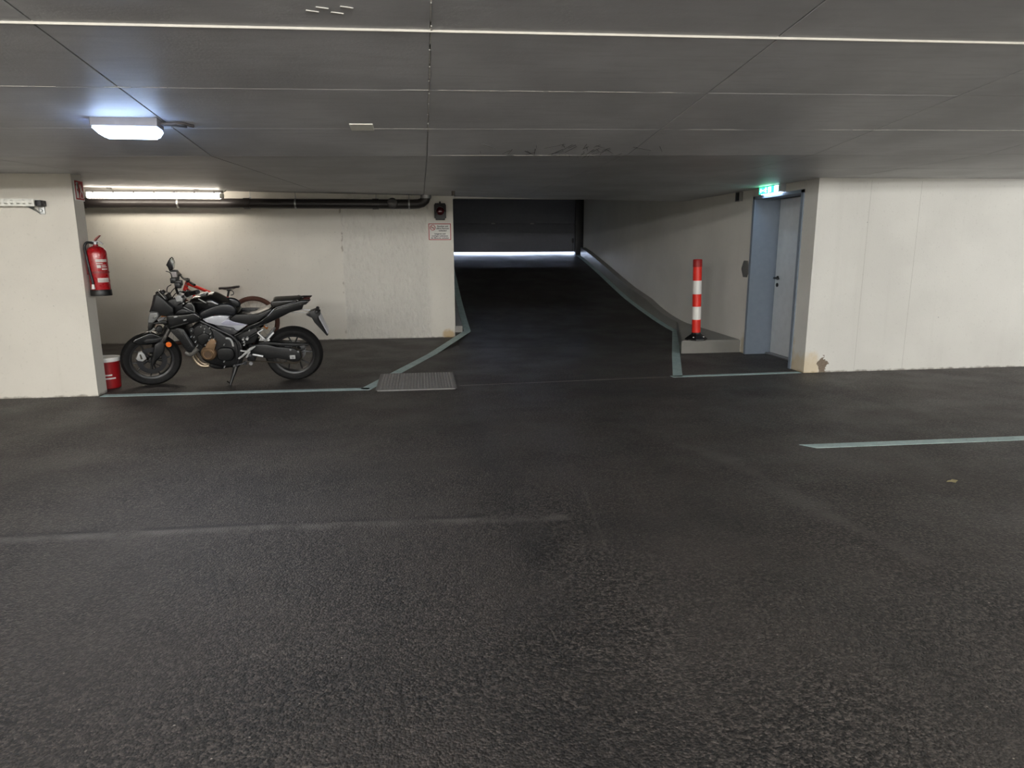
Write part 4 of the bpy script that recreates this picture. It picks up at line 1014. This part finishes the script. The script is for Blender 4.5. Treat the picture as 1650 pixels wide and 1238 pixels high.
for q2, rr in zip([(0.9836, -0.13, 0.5103), (0.9908, -0.13, 0.4818), (1.0249, -0.13, 0.5145), (1.0546, -0.13, 0.6036), (1.2252, -0.13, 0.6446), (0.9872, -0.13, 0.4481)], (0.012, 0.010, 0.016, 0.007, 0.009, 0.009)):
    lathe('frame_bolt', [(0, -0.146), (rr * .8, -0.146), (rr, -0.138), (rr, -0.09), (0, -0.09)], M['grey_metal'], MC, (q2[0], 0, q2[2]), 'Y', 10)

# foot controls
bm = bmesh.new()
add_tube(bm, [(0.9236, -0.165, 0.3107), (0.9661, -0.165, 0.3406), (1.0135, -0.165, 0.3826), (1.0536, -0.165, 0.4139), (1.1029, -0.165, 0.4395)], [0.010, 0.011, 0.015, 0.016, 0.006], 10)
add_tube(bm, [(0.9512, -0.163, 0.3976), (0.9835, -0.163, 0.3911), (1.023, -0.163, 0.3884)], [0.011, 0.008, 0.010], 10)
add_tube(bm, [(1.039, -0.162, 0.3957), (1.0285, -0.162, 0.3552), (1.0, -0.162, 0.3186)], [0.013, 0.015, 0.008], 10)
obj('foot_peg_bracket', bm, M['grey_metal'], MC)
tube('foot_peg', [(1.0465, -0.16, 0.3539), (1.0536, -0.25, 0.3706)], 0.014, M['black_plastic'], MC, 10)
tube('gear_lever', [(1.0037, -0.17, 0.2835), (0.9552, -0.19, 0.258), (0.8827, -0.2, 0.2505)], 0.007, M['dark_steel'], MC, 8)
tube('gear_peg', [(0.8805, -0.19, 0.247), (0.8858, -0.245, 0.2596)], 0.010, M['black_plastic'], MC, 10)
tube('gear_rod', [(1.0655, -0.165, 0.3515), (1.1078, -0.165, 0.3433), (1.168, -0.165, 0.3275)], 0.012, M['grey_metal'], MC, 8)
lathe('gear_joint', [(0, -0.185), (0.018, -0.185), (0.020, -0.17), (0.012, -0.16), (0, -0.16)], M['steel'], MC, (lambda p: (p[0], 0, p[2]))([(1.0411, -0.17, 0.2581)][0]), 'Y', 14)
lathe('gear_joint', [(0, -0.185), (0.020, -0.185), (0.022, -0.17), (0.012, -0.16), (0, -0.16)], M['dark_steel'], MC, (lambda p: (p[0], 0, p[2]))([(0.9831, -0.17, 0.2636)][0]), 'Y', 14)
bm = bmesh.new()
add_tube(bm, [(1.1324, -0.13, 0.5754), (1.2106, -0.15, 0.4984)], 0.009, 8); add_tube(bm, [(1.1324, -0.13, 0.5754), (1.1876, -0.11, 0.6048)], 0.008, 8)
add_tube(bm, [(1.2133, -0.15, 0.495), (1.2907, -0.12, 0.5713)], 0.011, 8); add_tube(bm, [(1.1505, -0.14, 0.4971), (1.1739, -0.14, 0.547)], 0.009, 8)
obj('passenger_hanger', bm, M['grey_metal'], MC)
tube('passenger_peg', [(1.201, -0.15, 0.4953), (1.2537, -0.24, 0.5289)], 0.013, M['grey_metal'], MC, 10)
slab('hanger_plate', [(1.1361, 0.4909), (1.166, 0.5441), (1.2112, 0.5023), (1.1914, 0.4893)], -0.140, -0.130, M['grey_metal'], MC, 0.003)

# side stand: from the frame down to the ground on the near side
gx = [(0.8306, -0.3, 0.0597)][0]
bm = bmesh.new(); add_tube(bm, [(0.8788, -0.13, 0.2188), (0.8724, -0.15, 0.1847), (0.8474, -0.19, 0.1172), (0.8202, -0.238, 0.0429)], [0.028, 0.024, 0.016, 0.011], 10)
ss = obj('side_stand', bm, M['satin_black'], MC)
fp = [(0.8111, -0.24, 0.0406)][0]
box('stand_foot', fp[0] - 0.03, fp[0] + 0.025, fp[1] - 0.03, fp[1] + 0.02, fp[2] - 0.004, fp[2] + 0.006, M['satin_black'], ss, 0.002)
tube('stand_tang', [(0.8242, -0.23, 0.064), (0.8012, -0.25, 0.0969)], 0.006, M['satin_black'], ss, 8)

# bodywork
tank_pts = [(0.4922, 0.8925), (0.5246, 0.9339), (0.584, 0.9436), (0.6718, 0.9671), (0.7289, 0.9662), (0.7985, 0.9256), (0.8641, 0.8783), (0.9207, 0.8295), (0.9625, 0.793), (0.9593, 0.7671), (0.9072, 0.7541), (0.7893, 0.7699), (0.7054, 0.7652), (0.6172, 0.7477), (0.5746, 0.7952), (0.5237, 0.8375)]
bm = bmesh.new()
gx_, gz_ = sum(p[0] for p in tank_pts) / len(tank_pts), sum(p[1] for p in tank_pts) / len(tank_pts)
def shrunk(k): return curve([(gx_ + (p[0] - gx_) * (1 - k * 0.6), gz_ + (p[1] - gz_) * (1 - k)) for p in tank_pts], 3)
rings = []
x_lo = min(p[0] for p in tank_pts)
for t in (-1, -0.96, -0.86, -0.68, -0.4, 0, 0.4, 0.68, 0.86, 0.96, 1):
    k = 1 - (1 - abs(t) ** 4.0) ** 0.40
    rings.append([bm.verts.new((p[0], t * 0.152 * (0.55 + 0.45 * min(1, max(0, (p[0] - x_lo) / 0.20))), p[1])) for p in shrunk(k * 0.50)])
for a_, b_ in zip(rings, rings[1:]):
    for k in range(len(a_)): bm.faces.new((a_[k], a_[(k + 1) % len(a_)], b_[(k + 1) % len(a_)], b_[k]))
bmesh.ops.triangulate(bm, faces=[bm.faces.new(rings[0][::-1]), bm.faces.new(rings[-1])])
obj('fuel_tank', bm, M['body_black'], MC, 50)
slab('tank_side_cover', dense([(0.5965, 0.806), (0.6661, 0.8463), (0.7342, 0.8738), (0.8098, 0.8961), (0.8787, 0.8993), (0.9294, 0.8764), (0.9569, 0.8306), (0.9232, 0.7695), (0.8003, 0.7866), (0.7162, 0.7762), (0.6305, 0.7509)], 2), -0.166, -0.116, M['cover_blue_black'], MC, 0.018)
slab('tank_side_cover', dense([(0.5965, 0.806), (0.6661, 0.8463), (0.7342, 0.8738), (0.8098, 0.8961), (0.8787, 0.8993), (0.9294, 0.8764), (0.9569, 0.8306), (0.9232, 0.7695), (0.8003, 0.7866), (0.7162, 0.7762), (0.6305, 0.7509)], 2), 0.070, 0.112, M['cover_blue_black'], MC, 0.018)
sym('tank_decal', [(0.603, 0.9491), (0.612, 0.9515), (0.6813, 0.9081), (0.673, 0.9032)], 0.1475, 0.012, M['grey_metal'], 0.001)
slab('tank_cap', [(0.5918, 0.9635), (0.6473, 0.9794), (0.665, 0.9778), (0.6571, 0.9624), (0.602, 0.9504)], -0.05, 0.05, M['steel'], MC, 0.004)
sym('side_shroud', dense([(0.2994, 0.7966), (0.3496, 0.8063), (0.4307, 0.809), (0.5126, 0.8161), (0.5735, 0.8237), (0.623, 0.77), (0.5922, 0.7352), (0.4974, 0.7033), (0.4138, 0.6873), (0.3077, 0.6551), (0.3074, 0.7132)], 2), 0.215, 0.075, M['body_black'], 0.014)
sym('shroud_upper', [(0.3799, 0.8034), (0.4026, 0.8412), (0.4579, 0.8655), (0.5081, 0.8518), (0.5618, 0.8186)], 0.195, 0.08, M['satin_black'], 0.012)
sym('shroud_blade', [(0.325, 0.6826), (0.4216, 0.7117), (0.5053, 0.7302), (0.4918, 0.7164), (0.4195, 0.6963), (0.3317, 0.6689)], 0.2195, 0.01, M['satin_black'], 0.002)
sym('shroud_mark', [(0.3727, 0.7909), (0.4048, 0.7947), (0.4095, 0.7869), (0.3765, 0.7775)], 0.2185, 0.006, M['grey_metal'], 0.001)
sym('shroud_mark', [(0.4572, 0.7564), (0.4902, 0.7607), (0.4878, 0.7518), (0.4601, 0.7435)], 0.2185, 0.006, M['grey_metal'], 0.001)
sym('tank_trim', [(0.5619, 0.8146), (0.5709, 0.817), (0.6216, 0.7656), (0.6138, 0.7593)], 0.205, 0.03, M['silver_panel'], 0.002)
slab('knee_panel', [(0.4651, 0.8779), (0.4983, 0.9091), (0.5388, 0.9083), (0.5578, 0.8761), (0.5589, 0.8183), (0.5125, 0.8418)], -0.178, -0.12, M['satin_black'], MC, 0.006)
tube('panel_edge', [(0.4703, -0.182, 0.8772), (0.5182, -0.182, 0.8456), (0.5672, -0.186, 0.8226), (0.5649, -0.182, 0.8785), (0.546, -0.18, 0.9095), (0.5087, -0.178, 0.911)], 0.003, M['grey_metal'], MC, 6)
sym('side_panel', [(0.6229, 0.7404), (0.7122, 0.7695), (0.7961, 0.7767), (0.8841, 0.7656), (0.8564, 0.7322), (0.9218, 0.7018), (1.0449, 0.6697), (0.9568, 0.6109), (0.9271, 0.6157), (0.912, 0.6426), (0.8126, 0.665), (0.7395, 0.6774), (0.6572, 0.7083)], 0.160, 0.03, M['silver_panel'], 0.006)
sym('panel_crease', [(0.7947, 0.6986), (0.8617, 0.7362), (0.9239, 0.7046), (1.0468, 0.6725), (0.971, 0.6692), (0.8158, 0.6758)], 0.1625, 0.012, plain('panel_lilac_grey', (168, 168, 184), 0.4, 0.3), 0.002)
sym('under_panel', [(0.7302, 0.675), (0.8121, 0.6611), (0.9092, 0.6387), (0.9266, 0.6118), (0.9587, 0.6069), (0.91, 0.571), (0.8502, 0.576), (0.7842, 0.6275)], 0.156, 0.03, plain('under_panel_grey', (50, 50, 52), 0.45), 0.005)
# rider seat and its light-catching top
seat = dense([(0.928, 0.7582), (0.9527, 0.7582), (1.0381, 0.7537), (1.117, 0.7682), (1.198, 0.795), (1.2524, 0.8181), (1.2937, 0.8258), (1.2516, 0.7727), (1.156, 0.7021), (1.0482, 0.6622), (0.9543, 0.6904), (0.8696, 0.7142), (0.8897, 0.7384)], 3)
slab('rider_seat', seat, -0.135, 0.135, M['seat_top'], MC, 0.014)
sym('seat_side', [(0.8733, 0.7223), (0.9037, 0.7518), (0.9426, 0.7771), (1.0208, 0.778), (1.2078, 0.7712), (1.2927, 0.8299), (1.2974, 0.8154), (1.2537, 0.7728), (1.1587, 0.7063), (1.0514, 0.6691)], 0.1375, 0.02, M['satin_black'], 0.006)
pil = dense([(1.2991, 0.8984), (1.3973, 0.9064), (1.5551, 0.9111), (1.574, 0.9048), (1.5453, 0.9001), (1.4375, 0.8665), (1.3275, 0.841), (1.2907, 0.851), (1.2884, 0.8727)], 3)
slab('pillion_seat', pil, -0.105, 0.105, M['seat_top'], MC, 0.012)
tail = [(0.9515, 0.588), (1.0436, 0.6498), (1.1582, 0.6936), (1.2507, 0.7606), (1.3049, 0.815), (1.3558, 0.8338), (1.4444, 0.8624), (1.5458, 0.8934), (1.576, 0.9044), (1.5901, 0.9064), (1.6848, 0.9061), (1.6385, 0.8633), (1.6123, 0.8579), (1.5952, 0.8143), (1.4681, 0.7798), (1.3526, 0.7331), (1.2651, 0.6871), (1.1346, 0.6421), (0.9999, 0.584), (0.956, 0.5732)]
sym('tail_fairing', tail, 0.118, 0.065, M['body_black'], 0.010)
slab('tail_core', [(1.0368, 0.6235), (1.2883, 0.7793), (1.5459, 0.8679), (1.5988, 0.9003), (1.6422, 0.8929), (1.5661, 0.8072), (1.3786, 0.7437), (1.1827, 0.6537)], -0.07, 0.07, M['satin_black'], MC, 0.01)
slab('tail_lamp', [(1.6051, 0.9002), (1.6747, 0.9057), (1.6396, 0.8595), (1.6071, 0.8467)], -0.055, 0.055, plain('tail_lamp_red', (90, 10, 14), 0.2), MC, 0.006)
sym('tail_trim', [(1.2424, 0.7484), (1.3099, 0.8203), (1.3156, 0.8162), (1.2519, 0.7515)], 0.1205, 0.01, M['silver_panel'], 0.0015)
sym('tail_crease', [(1.334, 0.839), (1.441, 0.8698), (1.5421, 0.9007), (1.5384, 0.8929), (1.44, 0.8579), (1.3454, 0.8296)], 0.1195, 0.008, plain('tail_grey', (92, 92, 94), 0.35), 0.0015)
# tail: plate carrier
tube('carrier_rod', [(1.479, -0.03, 0.7793), (1.5863, -0.03, 0.7878), (1.6676, -0.03, 0.7794)], 0.006, M['grey_metal'], MC, 8)
tube('carrier_rod', [(1.4691, 0.03, 0.7403), (1.5768, 0.03, 0.7407), (1.6592, 0.03, 0.7362)], 0.005, M['grey_metal'], MC, 8)
pc = slab('plate_carrier', [(1.6207, 0.7303), (1.6641, 0.7673), (1.7162, 0.7838), (1.7657, 0.7652), (1.7643, 0.7271), (1.7428, 0.7126), (1.748, 0.6605), (1.831, 0.5005), (1.8177, 0.4953), (1.6997, 0.6479), (1.6778, 0.6963)], -0.045, 0.045, M['satin_black'], MC, 0.006)
tube('rear_indicator', [(1.7196, -0.045, 0.7823), (1.7338, -0.13, 0.7982)], 0.009, M['satin_black'], pc, 8)
lathe('indicator_lens', [(0, -0.175), (0.014, -0.172), (0.020, -0.155), (0.018, -0.125), (0, -0.125)], M['satin_black'], pc, (lambda p: (p[0], 0, p[2]))([(1.7412, -0.15, 0.7934)][0]), 'Y', 14)
lathe('indicator_lens', [(0, 0.175), (0.014, 0.172), (0.020, 0.155), (0.018, 0.125), (0, 0.125)], M['satin_black'], pc, (lambda p: (p[0], 0, p[2]))([(1.7266, 0.0, 0.7531)][0]), 'Y', 14)
a, b = [(1.7481, 0.7194), (1.8272, 0.532)]
dv = Vector((b[0] - a[0], b[1] - a[1])); nv = Vector((-dv.y, dv.x)).normalized() * 0.004
if nv.x < 0: nv = -nv
a2, b2 = Vector(a) + nv * 1.5, Vector(b) + nv * 1.5
slab('licence_plate', [tuple(a2), tuple(b2), tuple(b2 + nv), tuple(a2 + nv)], -0.10, 0.10, plain('plate_white', (206, 206, 214), 0.35), MC, 0.0008)

# front cowl, lamp, screen
sym('front_cowl', [(0.2245, 0.9914), (0.2029, 0.9855), (0.168, 0.891), (0.1367, 0.8213), (0.2118, 0.8132), (0.2119, 0.7746), (0.2686, 0.7642), (0.3496, 0.8), (0.3507, 0.8489), (0.3107, 0.8946), (0.2816, 0.9334)], 0.115, 0.07, M['satin_black'], 0.010)
slab('cowl_middle', [(0.1855, 0.9765), (0.1672, 0.9672), (0.1337, 0.8683), (0.102, 0.7978), (0.1771, 0.7831), (0.2455, 0.7686), (0.2812, 0.8525), (0.2438, 0.9178)], -0.06, 0.06, M['smoke_screen'], MC, 0.010)
slab('headlight', [(0.121, 0.807), (0.1961, 0.8041), (0.2, 0.767), (0.1704, 0.7254), (0.1302, 0.6912), (0.082, 0.6963), (0.1008, 0.766)], -0.098, 0.098, M['clear_lens'], MC, 0.016)
slab('headlight_reflector', [(0.1501, 0.7691), (0.1794, 0.7716), (0.1698, 0.746), (0.1428, 0.7402)], -0.101, -0.094, M['mirror_glass'], MC, 0.002)
slab('chin_fairing', [(0.0818, 0.695), (0.13, 0.6899), (0.2151, 0.7113), (0.261, 0.7037), (0.2563, 0.671), (0.1743, 0.6731), (0.1288, 0.6742), (0.0989, 0.6159), (0.066, 0.6076), (0.0668, 0.643)], -0.07, 0.07, M['satin_black'], MC, 0.010)
tube('front_indicator', [(0.2606, -0.11, 0.7532), (0.2513, -0.16, 0.7571), (0.221, -0.2, 0.7512)], [0.010, 0.017, 0.014], plain('indicator_clear', (128, 126, 126), 0.25), MC, 12)
tube('front_indicator', [(0.1936, 0.11, 0.6931), (0.1527, 0.16, 0.6693), (0.0954, 0.2, 0.6405)], [0.010, 0.017, 0.014], plain('indicator_clear_far', (128, 126, 126), 0.25), MC, 12)
slab('wind_screen', [(0.1956, 1.0019), (0.2086, 0.9953), (0.2613, 0.9175), (0.2473, 0.9017), (0.1951, 0.9827)], -0.075, 0.075, M['smoke_screen'], MC, 0.003)
tube('screen_edge', [(0.2209, -0.07, 1.0195), (0.2466, -0.08, 0.9886), (0.2856, -0.09, 0.9372)], 0.003, M['grey_metal'], MC, 6)
slab('dashboard', [(0.2275, 0.9662), (0.2871, 0.9749), (0.304, 0.9296), (0.2652, 0.9046), (0.2398, 0.9308)], -0.075, 0.075, M['black_plastic'], MC, 0.008)
slab('steering_head', [(0.2652, 0.9046), (0.3517, 0.9352), (0.4313, 0.9145), (0.4325, 0.8365), (0.4016, 0.7848), (0.3298, 0.7798), (0.2793, 0.8396)], -0.055, 0.055, M['satin_black'], MC, 0.012)

# ---- turned front end: wheel, guard, fork
XF = Matrix.Translation((0.0332, 0, 0.2840)) @ Matrix.Rotation(R(20), 4, 'Z')
fw = moto_wheel('front_wheel', (0, 0, 0), 0.286, 0.112, 0.200, 5, 0.0075, -0.25)
disc('brake_disc', (0, 0, 0), -0.062, 0.140, fw, M['dark_steel'], 0.66)
lathe('axle', [(0, -0.105), (0.014, -0.105), (0.014, 0.105), (0, 0.105)], M['steel'], fw, (0, 0, 0), 'Y', 12)
cal = slab('brake_caliper', [(-0.125, 0.0763), (-0.1113, 0.111), (-0.0769, 0.1159), (-0.0588, 0.0866), (-0.049, 0.0381), (-0.0866, 0.0135), (-0.127, 0.0264), (-0.1432, 0.049)], -0.100, -0.055, M['grey_metal'], MC, 0.006)
slab('caliper_piston', [(-0.1067, 0.09), (-0.092, 0.0945), (-0.0829, 0.043), (-0.1004, 0.0389)], -0.106, -0.095, plain('caliper_dark', (70, 66, 56), 0.4), cal, 0.003)
FX2 = [(0.21, 0.3324), (0.2501, 0.4134)]
for s in (-1, 1):
    top = Vector((FX2[1][0], s * 0.095, FX2[1][1])); mid = Vector((FX2[0][0], s * 0.095, FX2[0][1]))
    low = [(0.1032, 0.1667)][0]
    bm = bmesh.new(); add_tube(bm, [top + (top - mid) * 1.6, mid, Vector((low[0], s * 0.095, low[1]))], 0.022, 14)
    obj('fork_tube', bm, plain('fork_grey', (70, 68, 66), 0.35, 0.5), MC)
    bm = bmesh.new(); add_tube(bm, [Vector((low[0], s * 0.095, low[1])) + Vector((0.02, 0, 0.045)), Vector((low[0], s * 0.095, low[1])), (0.022, s * 0.095, 0.03), (0.0, s * 0.095, -0.022)], [0.028, 0.030, 0.030, 0.022], 14)
    fl = obj('fork_leg', bm, M['satin_black'], MC)
    q3 = [(0.1731, 0.1676)][0]
    lathe('fork_reflector', [(0, s * 0.134), (0.024, s * 0.134), (0.028, s * 0.128), (0.028, s * 0.118), (0, s * 0.118)], M['orange_reflector'], fl, (q3[0], 0, q3[1]), 'Y', 20)
    bm = bmesh.new(); add_tube(bm, [(q3[0], s * 0.12, q3[1]), (low[0] + .01, s * 0.10, low[1] + 0.01)], 0.008, 8); obj('reflector_stay', bm, M['satin_black'], fl)
    slab('fork_guard', [(0.0436, 0.1809), (0.0874, 0.2081), (0.1266, 0.2027), (0.1389, 0.1676), (0.1239, 0.1025), (0.075, 0.0422), (0.0243, 0.0094), (0.0153, 0.0647)], *sorted((s * 0.128, s * 0.098)), M['satin_black'], MC, 0.010)
    slab('guard_side', [(-0.0501, 0.2154), (-0.0126, 0.2401), (0.0489, 0.2351), (0.1298, 0.2409), (0.1318, 0.2139), (0.0885, 0.1931), (0.0423, 0.1894), (-0.0249, 0.1954)], *sorted((s * 0.085, s * 0.050)), M['satin_black'], MC, 0.006)
slab('front_mudguard', dense([(-0.1463, 0.2252), (-0.1226, 0.2485), (-0.0475, 0.2757), (0.0154, 0.2941), (0.0576, 0.286), (0.1364, 0.2315), (0.132, 0.201), (0.0833, 0.1847), (0.0351, 0.171), (-0.0782, 0.1773), (-0.1399, 0.2084)], 2), -0.068, 0.068, M['body_black'], MC, 0.014)
slab('guard_fin', [(0.0091, 0.3059), (0.0667, 0.3382), (0.0822, 0.3191), (0.0519, 0.307), (0.0271, 0.293)], -0.05, 0.05, plain('guard_grey', (120, 118, 114), 0.35), MC, 0.004)
slab('horn', dense([(0.0837, 0.3295), (0.1104, 0.356), (0.1429, 0.342), (0.142, 0.2955), (0.1052, 0.2802), (0.0799, 0.3034)], 2), -0.06, -0.01, M['black_plastic'], MC, 0.008)
tube('brake_hose', [(0.1517, -0.06, 0.3819), (0.1894, -0.08, 0.3363), (0.1697, -0.1, 0.2912), (0.1201, -0.12, 0.1969)], 0.006, M['black_plastic'], MC, 8, True)
tube('brake_hose', [(0.2146, 0.02, 0.3666), (0.1661, 0.0, 0.3244), (0.1644, 0.0, 0.271)], 0.005, M['black_plastic'], MC, 8, True)
XF = Matrix()

# handlebar, turned to the left: the far end rises to the left, the near end points back
Lh, Rh = [(0.6584, -0.34, 1.0668), (0.3124, 0.34, 1.0719)]
c0 = [(0.4045, 0.0, 0.9343)][0]
near = [(0.5023, -0.15, 0.9984)][0]; far = [(0.3297, 0.16, 0.9811)][0]
hbar = tube('handlebar', [Lh, [(0.5775, -0.25, 1.0402)][0], near, c0, far, [(0.3173, 0.25, 1.0325)][0], Rh], 0.012, M['satin_black'], MC, 12, True)
slab('bar_clamp', [(0.3653, 0.9479), (0.4031, 0.9666), (0.4425, 0.953), (0.4363, 0.9079), (0.3766, 0.9025)], -0.06, 0.06, M['grey_metal'], MC, 0.006)
def seg(p, q, t0, t1): p, q = Vector(p), Vector(q); return [p.lerp(q, t0), p.lerp(q, t1)]
tube('grip', seg(near, Lh, 0.45, 1.04), 0.0215, M['black_plastic'], hbar, 14)
tube('grip', seg(far, Rh, 0.55, 1.02), 0.018, plain('grip_grey', (74, 72, 72), 0.6), hbar, 14)
sg = seg(near, Lh, 0.10, 0.40); bm = bmesh.new(); add_tube(bm, sg, 0.030, 12); obj('switch_block', bm, M['black_plastic'], hbar)
sg = [(0.2958, 0.24, 1.0547), (0.3519, 0.22, 1.0323), (0.3418, 0.2, 1.0108)]
for p in sg:
    box('switch_block', p[0] - 0.030, p[0] + 0.030, p[1] - 0.028, p[1] + 0.028, p[2] - 0.028, p[2] + 0.028, M['black_plastic'], hbar, 0.010)
tube('clutch_lever', [(0.486, -0.16, 0.9885), (0.5224, -0.22, 0.9807), (0.6028, -0.32, 1.0228)], 0.006, M['grey_metal'], hbar, 8, True)
tube('brake_lever', [(0.2873, 0.22, 1.0853), (0.2683, 0.26, 1.1289), (0.1997, 0.36, 1.1268)], 0.0045, M['satin_black'], hbar, 8, True)
p = [(0.303, 0.27, 1.1166)][0]
box('brake_reservoir', p[0] - 0.030, p[0] + 0.026, p[1] - 0.022, p[1] + 0.022, p[2] - 0.032, p[2] + 0.026, plain('reservoir_grey', (150, 144, 142), 0.4), hbar, 0.008)
box('reservoir_cap', p[0] - 0.034, p[0] + 0.032, p[1] - 0.025, p[1] + 0.025, p[2] + 0.026, p[2] + 0.040, M['black_plastic'], hbar, 0.005)
for pts in ([(0.2769, 0.2, 1.0183), (0.2521, 0.15, 1.0042), (0.2594, 0.08, 0.9688), (0.2864, 0.02, 0.925)], [(0.3337, 0.18, 1.0025), (0.3105, 0.12, 0.9844), (0.2949, 0.05, 0.9561), (0.2886, 0.0, 0.9041)], [(0.5169, -0.16, 1.0037), (0.4462, -0.1, 1.0156), (0.3649, -0.03, 0.9745), (0.312, 0.0, 0.9037)], [(0.5294, -0.17, 0.9933), (0.4554, -0.1, 0.9136), (0.3777, -0.05, 0.8637)]):
    tube('cable', pts, 0.0045, M['black_plastic'], MC, 6, True)
for pts, mt, rr in (([(0.4145, -0.06, 1.0255), (0.4266, -0.06, 0.9872)], 'grey_metal', 0.010), ([(0.3882, -0.06, 0.9623), (0.3934, -0.06, 0.9366)], 'grey_metal', 0.011), ([(0.4268, -0.06, 0.904), (0.4408, -0.06, 0.8779)], 'grey_metal', 0.010), ([(0.4834, -0.06, 1.0181), (0.5091, -0.06, 0.9922)], 'black_plastic', 0.02)):
    tube('bar_fitting', pts, rr, M[mt], MC, 8)
# right mirror (the one in view) and its stem
tube('mirror_stem', [(0.2797, 0.24, 1.068), (0.2706, 0.28, 1.1181), (0.2784, 0.31, 1.1639)], 0.006, M['satin_black'], MC, 8)
mp = [(0.279, 1.2786), (0.2621, 1.2567), (0.232, 1.2065), (0.2436, 1.1869), (0.2561, 1.1398), (0.2867, 1.1591), (0.3013, 1.2202), (0.2928, 1.2617)]
mir_ = slab('mirror', mp, 0.27, 0.37, M['satin_black'], MC, 0.012)
gp = [(0.2908, 1.2751), (0.3057, 1.2622), (0.3127, 1.2274), (0.3008, 1.1771), (0.2918, 1.2069), (0.2824, 1.2495)]
slab('mirror_glass', gp, 0.262, 0.30, M['mirror_glass'], mir_, 0.002)
XF = Matrix()
